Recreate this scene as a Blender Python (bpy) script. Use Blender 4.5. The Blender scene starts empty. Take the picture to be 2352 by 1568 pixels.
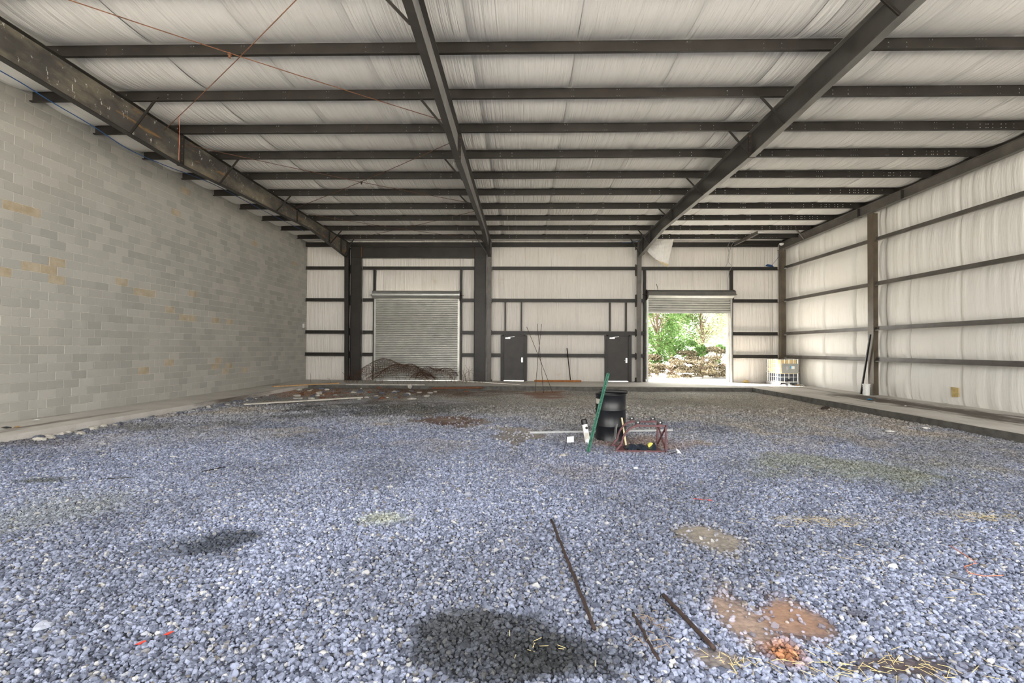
import bpy, math, random
import numpy as np
from mathutils import Matrix, Vector

random.seed(7)
rng = np.random.default_rng(7)
S = bpy.context.scene
COL = S.collection

# ------------------------------------------------------------------ camera
FPX, YAW, PITCH, ROLL, CH = 1123.3966, .02299, .01416, .00494, 1.60533
def cam_axes():
    cy, sy, cp, sp = math.cos(YAW), math.sin(YAW), math.cos(PITCH), math.sin(PITCH)
    f = np.array([-sy*cp, cy*cp, sp]); r = np.array([cy, sy, 0.0]); u = np.cross(r, f)
    c, s = math.cos(ROLL), math.sin(ROLL)
    return c*r+s*u, -s*r+c*u, f
CR, CU, CF = cam_axes()
cd = bpy.data.cameras.new('camera'); cam = bpy.data.objects.new('camera', cd); COL.objects.link(cam)
cd.sensor_width = 36.0; cd.lens = FPX/2352*36.0; cd.clip_start = .05; cd.clip_end = 400
cam.matrix_world = Matrix(((CR[0], CU[0], -CF[0], 0), (CR[1], CU[1], -CF[1], 0), (CR[2], CU[2], -CF[2], CH), (0, 0, 0, 1)))
S.camera = cam

# ------------------------------------------------------------------ light
w = bpy.data.worlds.new('sky'); S.world = w; w.use_nodes = True
bg = w.node_tree.nodes['Background']
bg.inputs[0].default_value = (1.0, .985, .955, 1); bg.inputs[1].default_value = 2.3
sl = bpy.data.lights.new('sun', 'SUN'); so = bpy.data.objects.new('sun', sl); COL.objects.link(so)
sl.energy = 20.0; sl.angle = .02; sl.color = (1, .95, .86)
so.rotation_euler = Vector((.80, -.60, -.90)).to_track_quat('-Z', 'Y').to_euler()
def portal(name, loc, rot, sx, sy):
    l = bpy.data.lights.new(name, 'AREA'); l.shape = 'RECTANGLE'; l.size = sx; l.size_y = sy
    l.cycles.is_portal = True
    o = bpy.data.objects.new(name, l); COL.objects.link(o); o.location = loc; o.rotation_euler = rot
portal('front_opening_portal', (.95, -1.6, 3.45), (math.radians(90), 0, 0), 23.4, 7.2)
portal('roller_door_portal', (8.03, 24.6, 1.7), (math.radians(-90), 0, 0), 3.9, 3.3)
vs = S.view_settings
vs.view_transform = 'Standard'; vs.look = 'None'; vs.gamma = 1.0; vs.use_curve_mapping = False
vs.exposure = 1.45
S.cycles.diffuse_bounces = 6

# ------------------------------------------------------------------ pixel -> place
def at(x, y, X=None, Y=None, Z=None):
    d = CR*(x-1176)/FPX-CU*(y-784)/FPX+CF
    t = X/d[0] if X is not None else (Y/d[1] if Y is not None else (Z-CH)/d[2])
    return (d[0]*t, d[1]*t, d[2]*t+CH)

# ------------------------------------------------------------------ the building's measures
XL, XR, YB, YF = -10.86, 12.73, 24.24, -1.5
GZ = (1.263, 2.366, 3.962, 5.545)                 # girt heights
SLAB_L, SLAB_R, SLAB_B = -9.23, 9.65, 20.83
FX = (-8.68, -1.655, 5.60)                        # rigid frames
PY = [23.146-1.585*k for k in range(16)]          # purlin lines from the back wall
def pz(y): return 6.7825+.01356*(24.24-y)         # underside of the purlins
PD = .236                                         # purlin depth
def gz(x, y):                                     # surface of the gravel
    z = -.18+.018*np.sin(.9*x+.5)*np.sin(.7*y)+.010*np.sin(2.3*x+1)*np.sin(1.9*y+2)
    z = z+.12*np.exp(-((x+6.6)/2.6)**2-((y-19.8)/1.0)**2)-.10*np.exp(-((x-.87)/.55)**2-((y-20.25)/.4)**2)
    return z+.05*np.exp(-((x-SLAB_L)/.5)**2)

# ------------------------------------------------------------------ mesh helpers
WL = {}
class MB:
    def __init__(s): s.v = []; s.f = []; s.m = []; s.smooth = False
    def add(s, vs_, fs, m=0):
        b = len(s.v); s.v += [tuple(map(float, q)) for q in vs_]
        s.f += [tuple(b+i for i in q) for q in fs]; s.m += [m]*len(fs); return s
    def box(s, x0, x1, y0, y1, z0, z1, m=0):
        return s.add([(x0,y0,z0),(x1,y0,z0),(x1,y1,z0),(x0,y1,z0),(x0,y0,z1),(x1,y0,z1),(x1,y1,z1),(x0,y1,z1)],
                     [(0,3,2,1),(4,5,6,7),(0,1,5,4),(1,2,6,5),(2,3,7,6),(3,0,4,7)], m)
    def frame(s, d):
        d = np.array(d, float); d /= np.linalg.norm(d)
        a = np.array([0,0,1.0]) if abs(d[2]) < .9 else np.array([1.0,0,0])
        u = np.cross(d, a); u /= np.linalg.norm(u); return u, np.cross(u, d)
    def tube(s, pts, r, n=8, cap=True, m=0):
        pts = [np.array(p, float) for p in pts]; k = len(pts)
        rr = r if hasattr(r, '__len__') else [r]*k
        b = len(s.v); u0 = None
        for i, p in enumerate(pts):
            d = pts[min(i+1, k-1)]-pts[max(i-1, 0)]
            u, v = s.frame(d)
            if u0 is not None:
                dd = d/np.linalg.norm(d); u = u0-dd*np.dot(u0, dd); u /= np.linalg.norm(u); v = np.cross(dd, u)*-1; v = np.cross(u, dd)
            u0 = u
            for j in range(n):
                a = 2*math.pi*j/n; s.v.append(tuple(p+rr[i]*(math.cos(a)*u+math.sin(a)*v)))
        for i in range(k-1):
            for j in range(n):
                j2 = (j+1) % n
                s.f.append((b+i*n+j, b+i*n+j2, b+(i+1)*n+j2, b+(i+1)*n+j)); s.m.append(m)
        if cap:
            s.f.append(tuple(b+j for j in reversed(range(n)))); s.f.append(tuple(b+(k-1)*n+j for j in range(n))); s.m += [m, m]
        return s
    def bar(s, a, b, wu, wv, up=(0,0,1), m=0):           # rectangular bar from a to b
        a = np.array(a, float); b = np.array(b, float); d = (b-a)/np.linalg.norm(b-a)
        up = np.array(up, float); u = np.cross(d, up); u /= np.linalg.norm(u); v = np.cross(u, d)
        q = []
        for p in (a, b):
            for i, j in ((-1,-1),(1,-1),(1,1),(-1,1)): q.append(p+u*wu/2*i+v*wv/2*j)
        return s.add(q, [(0,3,2,1),(4,5,6,7),(0,1,5,4),(1,2,6,5),(2,3,7,6),(3,0,4,7)], m)
    def lathe(s, c, prof, n=32, axis='z', m=0):          # prof: (radius, height)
        b = len(s.v); k = len(prof)
        for r, h in prof:
            for j in range(n):
                a = 2*math.pi*j/n; p, q = r*math.cos(a), r*math.sin(a)
                s.v.append((c[0]+p, c[1]+q, c[2]+h) if axis == 'z' else ((c[0]+h, c[1]+p, c[2]+q) if axis == 'x' else (c[0]+p, c[1]+h, c[2]+q)))
        for i in range(k-1):
            for j in range(n):
                j2 = (j+1) % n; s.f.append((b+i*n+j, b+i*n+j2, b+(i+1)*n+j2, b+(i+1)*n+j)); s.m.append(m)
        return s
    def prism(s, poly, axis, a0, a1, m=0):               # poly in the two other axes, extruded along axis
        def P(p, a):
            return (a, p[0], p[1]) if axis == 'x' else ((p[0], a, p[1]) if axis == 'y' else (p[0], p[1], a))
        n = len(poly); q = [P(p, a0) for p in poly]+[P(p, a1) for p in poly]
        return s.add(q, [tuple(reversed(range(n))), tuple(range(n, 2*n))]+[(i, (i+1) % n, n+(i+1) % n, n+i) for i in range(n)], m)
    def grid(s, P, keep=None, m=0):                      # P: (nu, nv, 3)
        nu, nv = P.shape[:2]; b = len(s.v); s.v += [tuple(map(float, q)) for q in P.reshape(-1, 3)]
        for i in range(nu-1):
            for j in range(nv-1):
                if keep is None or keep[i, j]:
                    s.f.append((b+i*nv+j, b+(i+1)*nv+j, b+(i+1)*nv+j+1, b+i*nv+j+1)); s.m.append(m)
        return s
    def build(s, name, mat, parent=None, smooth=False, origin=None):
        V = np.array(s.v)
        used = np.unique(np.concatenate([np.array(q) for q in s.f]))
        lo, hi = V[used].min(0), V[used].max(0)
        c = np.array(origin, float) if origin is not None else np.array([(lo[0]+hi[0])/2, (lo[1]+hi[1])/2, lo[2]])
        me = bpy.data.meshes.new(name); me.from_pydata((V-c).tolist(), [], s.f)
        for mm in (mat if isinstance(mat, (list, tuple)) else [mat]): me.materials.append(mm)
        if any(s.m): me.polygons.foreach_set('material_index', s.m)
        if smooth: me.polygons.foreach_set('use_smooth', [True]*len(s.f))
        me.validate(); me.update()
        return put(name, me, c, parent)
def put(name, me, c, parent=None):
    o = bpy.data.objects.new(name, me); COL.objects.link(o)
    WL[o.name] = np.array(c, float)
    if parent is not None: o.parent = parent; o.location = WL[o.name]-WL[parent.name]
    else: o.location = WL[o.name]
    return o
def tag(o, label=None, cat=None, group=None, kind=None):
    for k, v in (('label', label), ('category', cat), ('group', group), ('kind', kind)):
        if v: o[k] = v
    return o
def thing(name, loc, label, cat, group=None):
    o = bpy.data.objects.new(name, None); o.empty_display_size = .1; COL.objects.link(o); o.location = loc; WL[o.name] = np.array(loc, float)
    return tag(o, label, cat, group)
def struct(o): o['kind'] = 'structure'; return o

# ------------------------------------------------------------------ materials
class NT:
    def __init__(s, name):
        s.mat = bpy.data.materials.new(name); s.mat.use_nodes = True; s.t = s.mat.node_tree
        s.b = s.t.nodes['Principled BSDF']
    def n(s, typ, ins=None, **kw):
        q = s.t.nodes.new(typ)
        for k, v in kw.items(): setattr(q, k, v)
        for k, v in (ins or {}).items(): s.set(q.inputs[k], v)
        return q
    def set(s, sock, v):
        if isinstance(v, bpy.types.NodeSocket): s.t.links.new(v, sock)
        elif isinstance(v, (tuple, list)) and len(v) == 3 and sock.type == 'RGBA': sock.default_value = (*v, 1)
        else: sock.default_value = v
    def pos(s): return s.n('ShaderNodeNewGeometry').outputs['Position']
    def scale(s, vec, k):
        return s.n('ShaderNodeVectorMath', {0: vec, 1: k}, operation='MULTIPLY').outputs[0]
    def noise(s, vec, scale, detail=4, rough=.55, out=0):
        return s.n('ShaderNodeTexNoise', {'Vector': vec, 'Scale': scale, 'Detail': detail, 'Roughness': rough}).outputs[out]
    def ramp(s, fac, a, b, lo=0., hi=1.):
        return s.n('ShaderNodeMapRange', {0: fac, 1: a, 2: b, 3: lo, 4: hi}).outputs[0]
    def mix(s, fac, a, b, blend='MIX'):
        q = s.n('ShaderNodeMix', data_type='RGBA', blend_type=blend)
        s.set(q.inputs[0], fac); s.set(q.inputs[6], a); s.set(q.inputs[7], b); return q.outputs[2]
    def math(s, op, a, b=0.):
        return s.n('ShaderNodeMath', {0: a, 1: b}, operation=op).outputs[0]
    def bump(s, h, strength=.3, dist=.01):
        return s.n('ShaderNodeBump', {'Height': h, 'Strength': strength, 'Distance': dist}).outputs[0]
    def out(s, col=None, rough=None, metal=None, normal=None, spec=None):
        if col is not None: s.set(s.b.inputs['Base Color'], col)
        if rough is not None: s.set(s.b.inputs['Roughness'], rough)
        if metal is not None: s.set(s.b.inputs['Metallic'], metal)
        if normal is not None: s.set(s.b.inputs['Normal'], normal)
        if spec is not None: s.set(s.b.inputs['Specular IOR Level'], spec)
        return s.mat
def plain(name, col, rough=.6, metal=0., var=.18, scale=9., bump=0.):
    t = NT(name); p = t.pos(); f = t.noise(p, scale)
    c = t.mix(t.ramp(f, .3, .7), tuple(x*(1-var) for x in col), tuple(min(1, x*(1+var)) for x in col))
    return t.out(c, rough, metal, t.bump(t.noise(p, scale*9), bump) if bump else None)
def steel(name, col, rust=.35, rough=.34, scuff=False, spec=.28):
    t = NT(name); p = t.pos()
    c = t.mix(t.ramp(t.noise(p, 2.2), .3, .7), tuple(x*.75 for x in col), tuple(x*1.3 for x in col))
    c = t.mix(t.math('MULTIPLY', t.ramp(t.noise(p, 5.5, 6, .7), .63, .75), rust), c, (.16, .065, .025))
    if scuff:
        q = t.scale(p, (1, .55, 1.4))
        c = t.mix(t.math('MULTIPLY', t.ramp(t.noise(q, 1.3, 5, .62), .44, .62), .68), c, (.28, .245, .18))
        c = t.mix(t.ramp(t.noise(t.scale(p, (1, 2.6, 1.6)), 3.4, 6, .7), .62, .66), c, (.60, .58, .53))
        c = t.mix(t.math('MULTIPLY', t.ramp(t.noise(t.scale(p, (1, .5, 3.5)), 2.1, 3, .6), .60, .68), .75), c, (.33, .18, .06))
    return t.out(c, t.ramp(t.noise(p, 14), .2, .8, rough-.03, rough+.05), 0., None, spec)
M = {}
M['steel'] = steel('primed steel', (.027, .024, .021), .35, .4)
M['purlin'] = steel('purlin steel', (.026, .023, .020), .25, .42)
M['scuffed'] = steel('scuffed steel', (.078, .072, .065), .4, .36, True)
M['greysteel'] = steel('grey primed steel', (.105, .096, .085), .3, .36)
M['brownsteel'] = steel('brown primed steel', (.105, .085, .062), .6, .36)
M['frame'] = steel('frame steel', (.044, .040, .036), .3, .33, False, .6)
M['web'] = steel('web steel with reflection tone', (.26, .255, .245), .2, .36, False, .5)  # paler than the frame steel: grazing reflection of the ceiling put into the colour
M['flange'] = steel('flange steel with reflection tone', (.13, .125, .115), .2, .32, False, .6)  # lighter grey paints in the bright floor and wall mirrored along the underside
M['rust'] = plain('rust', (.15, .062, .030), .85, 0, .5, 30, .3)
M['wire'] = plain('rusty wire', (.085, .040, .022), .85, 0, .5, 20)
M['darkrust'] = plain('dark rust', (.034, .020, .016), .8, 0, .5, 30, .3)
M['orange'] = plain('orange rust', (.34, .13, .035), .85, 0, .35, 20, .2)
M['galv'] = plain('galvanised steel', (.44, .44, .41), .38, .55, .12, 3)
M['hood'] = plain('hood sheet', (.36, .37, .35), .35, .6, .1, 2)
M['darkhood'] = plain('dark coil sheet', (.15, .145, .135), .4, .5, .15, 3)
M['silver'] = plain('silver', (.75, .75, .73), .3, .8, .05)
M['white'] = plain('white plastic', (.80, .80, .77), .45, 0, .05)
M['paint_door'] = plain('brown door paint', (.026, .022, .019), .5, 0, .3, 3)
M['black'] = plain('black', (.012, .012, .013), .4, 0, .2)
M['barrel'] = plain('black drum enamel', (.010, .011, .014), .36, 0, .2, 4)
M['green'] = plain('green post paint', (.035, .14, .095), .55, 0, .3, 14)
M['maroon'] = plain('maroon frame paint', (.105, .040, .045), .5, 0, .3, 18)
M['wood'] = plain('raw wood', (.50, .31, .14), .75, 0, .25, 12)
M['palewood'] = plain('weathered board', (.50, .47, .41), .8, 0, .22, 7)
M['stake'] = plain('pale stake wood', (.58, .48, .30), .75, 0, .15, 14)
M['conduit'] = plain('grey conduit', (.40, .41, .42), .5, 0, .12, 10)
M['bluecable'] = plain('blue cable', (.012, .07, .22), .5)
M['greycable'] = plain('grey cable', (.30, .30, .30), .5)
M['redplastic'] = plain('red plastic', (.65, .05, .03), .5)
M['string'] = plain('orange string', (.75, .22, .12), .7)
M['straw'] = plain('straw', (.58, .46, .22), .8, 0, .3, 20)
M['stone'] = plain('pale stone', (.25, .27, .33), .85, 0, .2, 14, .3)
M['darkstone'] = plain('dark stone', (.10, .11, .14), .85, 0, .3, 14, .3)
M['rubble'] = plain('concrete rubble', (.42, .40, .36), .9, 0, .25, 14, .3)
M['tarp'] = plain('dark tarp', (.012, .020, .035), .4, 0, .3, 8, .3)
M['yellow'] = plain('yellow', (.62, .58, .12), .6)
M['cyan'] = plain('cyan plastic', (.03, .35, .65), .5)
M['cardboard'] = plain('tan paper', (.50, .38, .16), .8, 0, .2, 12)
M['tank'] = plain('cloudy tank plastic', (.78, .60, .30), .4, 0, .12, 4)
M['tanklow'] = plain('dark liquid in tank', (.055, .065, .085), .35, 0, .3, 5)
M['sheetgrey'] = plain('grey sheet', (.30, .31, .31), .5, .2, .2, 6)
def leafmat(name, col):
    t = NT(name); f = t.ramp(t.noise(t.pos(), 5.), .3, .7)
    c = t.mix(f, tuple(x*.5 for x in col), tuple(x*1.5 for x in col)); t.out(c, .6)
    tr = t.n('ShaderNodeBsdfTranslucent', {0: c}); mx = t.n('ShaderNodeMixShader', {0: .5, 1: t.b.outputs[0], 2: tr.outputs[0]})
    t.t.links.new(mx.outputs[0], t.t.nodes['Material Output'].inputs[0]); return t.mat
M['leaf'] = leafmat('leaf', (.12, .22, .065)); M['leafpale'] = leafmat('pale leaf', (.36, .40, .24))
M['bark'] = plain('bark', (.20, .15, .11), .9, 0, .3, 20)
M['sand'] = plain('pale dirt', (.66, .63, .58), .95, 0, .2, 1.5)
M['brush'] = plain('dry brush', (.15, .125, .08), .9, 0, .6, 9)

def insulation(name, axis, col, warm, stains=0.):
    # axis: direction the folds run in: 'y' on the roof, 'z' on walls; folds vary along the other
    t = NT(name); p = t.pos()
    k = {'roof': (9., .28, 1.), 'back': (7., 1., .35), 'right': (1., 2.2, .25)}[axis]
    q = t.scale(p, k)
    f1 = t.noise(q, 1.0, 5, .6); f2 = t.noise(t.scale(p, tuple(x*3.2 if x > 3 else x*1.2 for x in k)), 1.0, 3, .5)
    h = t.math('ADD', f1, t.math('MULTIPLY', f2, .45))
    c = t.mix(t.ramp(t.noise(p, .55, 3), .35, .65), col, warm)
    if stains:
        c = t.mix(t.math('MULTIPLY', t.ramp(t.noise(p, 1.7, 5, .65), .64, .76), stains), c, (.50, .36, .18))
    return t.out(c, .42, 0., t.bump(h, 1., .07), .45)
M['ins_roof'] = insulation('roof insulation facing', 'roof', (.80, .785, .755), (.76, .745, .715), .15)
M['ins_back'] = insulation('back wall insulation facing', 'back', (.76, .725, .675), (.72, .68, .625), .35)
M['ins_right'] = insulation('right wall insulation facing', 'right', (.82, .805, .765), (.80, .78, .73), .15)

def block_material(name, tan=False):
    t = NT(name); p = t.pos(); s = t.n('ShaderNodeSeparateXYZ', {0: p})
    row = t.math('FLOOR', t.math('DIVIDE', t.math('ADD', s.outputs[2], .0005), .2032))
    odd = t.math('MULTIPLY', t.math('MODULO', row, 2.), .2032)
    colm = t.math('FLOOR', t.math('DIVIDE', t.math('ADD', t.math('ADD', s.outputs[1], odd), 100*.4064-.1552), .4064))
    cid = t.n('ShaderNodeCombineXYZ', {0: row, 1: colm}).outputs[0]
    r = t.n('ShaderNodeTexWhiteNoise', {0: cid}, noise_dimensions='3D').outputs[0]
    fine = t.noise(p, 45, 4, .7); blot = t.noise(p, 3.0, 4, .6)
    if tan: c = t.mix(t.ramp(blot, .35, .65), (.42, .345, .235), (.53, .465, .36))
    else:
        c = t.mix(r, (.375, .37, .34), (.49, .48, .445))
        c = t.mix(t.math('MULTIPLY', t.ramp(t.noise(p, .35, 3), .45, .7), .5), c, (.49, .47, .42))
        c = t.mix(t.math('MULTIPLY', t.ramp(blot, .58, .8), .35), c, (.55, .54, .50))
    c = t.mix(t.ramp(fine, .55, .8, 0, .35), c, (.27, .27, .25))
    return t.out(c, .92, 0., t.bump(fine, .35, .006), .2)
M['block'] = block_material('concrete block')
M['blocktan'] = block_material('tan stained block', True)
M['mortar'] = plain('mortar', (.66, .64, .58), .95, 0, .15, 8, .2)

def concrete(name, side, band=None):
    t = NT(name); p = t.pos()
    c = t.mix(t.ramp(t.noise(p, 1.1, 5, .6), .3, .7), (.50, .475, .44), (.66, .635, .60))
    c = t.mix(t.math('MULTIPLY', t.ramp(t.noise(t.scale(p, side), 1.0, 5, .65), .56, .70), .85), c, (.085, .058, .040))
    if band:
        sx = t.n('ShaderNodeSeparateXYZ', {0: p}); off = t.math('ABSOLUTE', t.math('SUBTRACT', sx.outputs[0], band[0]))
        off = t.math('ADD', off, t.math('MULTIPLY', t.math('SUBTRACT', t.noise(t.scale(p, (2.2, .45, 1)), 1.6, 5, .65), .5), band[1]*3.2))
        c = t.mix(t.math('MULTIPLY', t.math('MULTIPLY', t.ramp(off, band[1], band[1]*.4), t.ramp(sx.outputs[1], band[2]+1.5, band[2])), .9), c, (.045, .028, .018))
    c = t.mix(t.math('MULTIPLY', t.ramp(t.noise(p, 9, 4, .7), .55, .75), .3), c, (.20, .18, .16))
    return t.out(c, .6, 0., t.bump(t.noise(p, 30), .2), .35)
M['slab_side'] = concrete('slab concrete', (1.5, .16, 1)); M['slab_right'] = concrete('stained slab concrete', (1.5, .16, 1), (11.5, .80, 17.6)); M['slab_back'] = concrete('back slab concrete', (.16, 1.2, 1))

# patches of dirt and wet stone on the gravel: pixel centre, pixel radii, colour, strength, clears stones
PATCH = [((500,1245),(85,32),(.022,.027,.036),.95,0), ((420,1255),(130,30),(.04,.047,.06),.75,0),
 ((1130,1500),(215,78),(.024,.026,.028),.95,0), ((1290,1530),(130,56),(.024,.026,.028),.92,0), ((1060,1430),(80,40),(.04,.043,.047),.8,0),
 ((920,940),(270,18),(.050,.049,.043),.85,0), ((700,955),(110,10),(.06,.06,.055),.6,0), ((1038,966),(74,14),(.085,.036,.016),1.,1),
 ((860,900),(270,20),(.085,.050,.028),.75,0), ((690,905),(110,9),(.40,.18,.09),.55,0), ((1020,902),(240,8),(.11,.055,.03),.6,0),
 ((1690,1430),(62,72),(.40,.28,.20),.9,1), ((1835,1432),(78,62),(.36,.215,.135),.95,1), ((1655,1248),(85,38),(.40,.35,.28),.85,1),
 ((1810,1508),(55,40),(.33,.125,.025),.9,0), ((2010,1545),(200,42),(.085,.052,.036),.92,1), ((1960,1415),(45,22),(.03,.022,.024),.8,0),
 ((1930,1080),(230,36),(.17,.185,.13),.75,0), ((2160,1060),(200,30),(.13,.125,.105),.6,0), ((895,1195),(60,16),(.34,.36,.20),.5,0),
 ((1850,960),(420,55),(.30,.265,.225),.75,0), ((1380,950),(420,40),(.34,.325,.305),.65,0), ((1200,1000),(90,18),(.46,.40,.32),.7,1),
 ((1440,1020),(130,26),(.20,.125,.085),.7,0), ((1245,905),(50,8),(.12,.055,.03),.9,1), ((1950,1250),(160,24),(.09,.10,.12),.6,0),
 ((330,985),(260,18),(.13,.125,.11),.75,0), ((60,1020),(140,12),(.10,.085,.07),.7,0), ((110,1100),(60,8),(.06,.065,.05),.8,0),
 ((2250,1190),(120,16),(.36,.33,.22),.35,0), ((1860,1195),(150,14),(.36,.33,.22),.3,0), ((120,1180),(180,60),(.20,.215,.19),.4,0),
 ((1300,1085),(200,40),(.20,.17,.15),.35,0), ((1650,1520),(60,24),(.45,.36,.28),.6,1), ((2330,1000),(160,26),(.30,.25,.19),.6,0)]
def patch_geo():
    r = []
    for (cx, cy), (rx, ry), c, s, k in PATCH:
        a = at(cx, cy, Z=-.18); b = at(cx+rx, cy, Z=-.18)
        n_ = at(cx, min(1567, cy+ry), Z=-.18); f_ = at(cx, max(858, cy-ry), Z=-.18)
        y0, y1 = n_[1], min(f_[1], 24.); yc = (y0+y1)/2
        r.append((a[0]*yc/a[1], yc, abs(b[0]-a[0])*yc/a[1], max((y1-y0)/2, .08), c, s, k))
    return r
PG = patch_geo()
def vnoise(x, y, scale, seed=0, octaves=3):
    tot = 0.; amp = 1.; nrm = 0.
    for o in range(octaves):
        tab = np.random.default_rng(seed*17+o+3).random((256, 256))
        u = np.asarray(x)*scale+900.3; v = np.asarray(y)*scale+700.7
        i = np.floor(u).astype(int); j = np.floor(v).astype(int); a = u-i; b = v-j
        a = a*a*(3-2*a); b = b*b*(3-2*b); i %= 256; j %= 256; i2 = (i+1) % 256; j2 = (j+1) % 256
        tot = tot+amp*((tab[i, j]*(1-a)+tab[i2, j]*a)*(1-b)+(tab[i, j2]*(1-a)+tab[i2, j2]*a)*b)
        nrm += amp; amp *= .55; scale *= 2.1
    return tot/nrm
def sstep(v, a, b):
    t = np.clip((v-a)/(b-a), 0, 1); return t*t*(3-2*t)
def gravel_colour(x, y, tone, hue, stones=False):
    L3 = lambda f, a, b: a*(1-f[:, None])+b*f[:, None]
    A = lambda *c: np.array(c)
    c = L3(tone, A(.082, .095, .142), A(.315, .355, .485))
    c = L3(sstep(hue, .92, .95), c, A(.44, .445, .46)); c = L3(.7*sstep(hue, .05, .03), c, A(.17, .15, .115))
    grey = L3(tone, A(.17, .165, .155), A(.50, .485, .46))
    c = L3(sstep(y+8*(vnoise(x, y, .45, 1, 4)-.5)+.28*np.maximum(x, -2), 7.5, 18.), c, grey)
    c = L3(.6*sstep(vnoise(x, y, .55, 2), .40, .72), c, c*.5+A(.012, .011, .008))
    c = L3(.6*sstep(vnoise(x, y, .9, 9), .60, .75)*sstep(y, 7, 12), c, A(.30, .26, .21)*(.6+.8*tone[:, None]))
    dirt = np.zeros(len(x)); w = (vnoise(x, y, 2.6, 3, 4)-.5)*1.3+(vnoise(x, y, 1.1, 8, 2)-.5)*1.1
    for px, py, rx, ry, col, s, k in PG:
        d = np.hypot((x-px)/rx, (y-py)/ry)
        if d.min() > 2.2: continue
        f = sstep(-(d+w), -1.25, -.7 if k else (-.5 if s > .84 else -.1))*s*(.75+.25*vnoise(x, y, 6, 5))
        c = L3(f*(.35 if (k and stones) else 1), c, np.array(col)*(.55+.9*tone[:, None]))
        if k: dirt = np.maximum(dirt, f)
    return np.concatenate([np.clip(c, 0, 1), 1-dirt[:, None]], 1)
def gravel_material(name, stones):
    t = NT(name)
    col = t.n('ShaderNodeAttribute', attribute_type='INSTANCER' if stones else 'GEOMETRY', attribute_name='col'); alpha = col.outputs['Alpha']; col = col.outputs['Color']
    if stones: return t.out(col, .85, 0., None, .25)
    p = t.pos()
    vor = t.n('ShaderNodeTexVoronoi', {'Vector': p, 'Scale': 30.}, feature='F1')
    sp = t.n('ShaderNodeSeparateColor', {0: vor.outputs['Color']}); h = vor.outputs['Distance']
    c = t.mix(1., col, t.mix(sp.outputs[0], (.45, .45, .45), (1.75, 1.75, 1.75)), 'MULTIPLY')
    c = t.mix(alpha, t.mix(1., col, t.mix(t.noise(p, 60, 5, .7), (.6, .6, .6), (1.3, 1.3, 1.3)), 'MULTIPLY'), c)
    c = t.mix(t.math('MULTIPLY', t.ramp(h, .35, .8), alpha), c, t.mix(.7, c, (.012, .012, .013)))
    return t.out(c, .9, 0., t.bump(t.math('MULTIPLY', t.math('SUBTRACT', 1., h), alpha), .8, .02), .2)
M['gravel_bed'] = gravel_material('gravel bed', False)
M['gravel_stone'] = gravel_material('gravel stones', True)
M['damp'] = plain('damp concrete edge', (.105, .10, .09), .9, 0, .35, 5, .3)

# ================================================================== the setting
# ---- gravel floor
xs = np.arange(SLAB_L-.3, SLAB_R+.31, .09); ys = np.arange(YF-1.0, SLAB_B+.31, .09)
GX, GY = np.meshgrid(xs, ys, indexing='ij')
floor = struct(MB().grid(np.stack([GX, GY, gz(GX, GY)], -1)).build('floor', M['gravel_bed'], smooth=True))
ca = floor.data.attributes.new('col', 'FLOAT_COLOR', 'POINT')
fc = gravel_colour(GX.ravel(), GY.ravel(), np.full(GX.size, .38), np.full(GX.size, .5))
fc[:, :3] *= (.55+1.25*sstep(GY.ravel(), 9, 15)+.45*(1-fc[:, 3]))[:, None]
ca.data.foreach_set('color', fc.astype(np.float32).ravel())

def scatter():
    pts = []
    Y = YF+3.2
    while Y < 15.5:
        size = .023 if Y < 7 else .023+.0018*(Y-7)
        step = size*.98
        half = 1.06*Y+1.6
        x0, x1 = max(-half-.1*Y*0, SLAB_L+.02), min(half, SLAB_R-.02)
        n = int((x1-x0)/step)
        if n > 0:
            xx = x0+(np.arange(n)+rng.random(n)*1.1)*step
            yy = Y+(rng.random(n)-.5)*step*1.3
            fade = 1.0 if Y < 9 else max(0, 1-(Y-9)/6.5)
            pts.append(np.stack([xx, yy, np.full(n, size)], 1)[rng.random(n) < fade])
        Y += step*.92
    P = np.concatenate(pts)
    keep = np.ones(len(P), bool)
    for x, y, rx, ry, col, s, k in PG:
        if k:
            d = np.hypot((P[:, 0]-x)/rx, (P[:, 1]-y)/ry)+1.3*(vnoise(P[:, 0], P[:, 1], 2.6, 3, 4)-.5)+1.1*(vnoise(P[:, 0], P[:, 1], 1.1, 8, 2)-.5)
            keep &= ~(rng.random(len(P)) < .92*sstep(-d, -1.25, -.7))
    P = P[keep]
    z = gz(P[:, 0], P[:, 1])+P[:, 2]*(rng.random(len(P))*.5-.08)
    return P, z
P, pzv = scatter()
me = bpy.data.meshes.new('loose_gravel')
me.from_pydata(np.stack([P[:, 0], P[:, 1], pzv], 1).tolist(), [], [])
a_ = me.attributes.new('siz', 'FLOAT_VECTOR', 'POINT')
sz = P[:, 2]*np.clip(rng.lognormal(0, .30, len(P)), .5, 2.0)
asp = np.stack([sz*(.8+.5*rng.random(len(P))), sz*(.7+.4*rng.random(len(P))), sz*(.5+.35*rng.random(len(P)))], 1)*.56
a_.data.foreach_set('vector', asp.astype(np.float32).ravel())
a_ = me.attributes.new('rot', 'FLOAT_VECTOR', 'POINT')
rt = np.stack([rng.normal(0, .45, len(P)), rng.normal(0, .45, len(P)), rng.random(len(P))*6.283], 1)
a_.data.foreach_set('vector', rt.astype(np.float32).ravel())
ca = me.attributes.new('col', 'FLOAT_COLOR', 'POINT')
fc = gravel_colour(P[:, 0], P[:, 1], rng.random(len(P)), rng.random(len(P)), True)
ca.data.foreach_set('color', fc.astype(np.float32).ravel())
gravel = put('loose_gravel', me, (0, 0, 0))
tag(gravel, 'bluish grey crushed stone gravel loose over the floor', 'gravel', kind='stuff')
ng = bpy.data.node_groups.new('scatter_stones', 'GeometryNodeTree')
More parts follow.
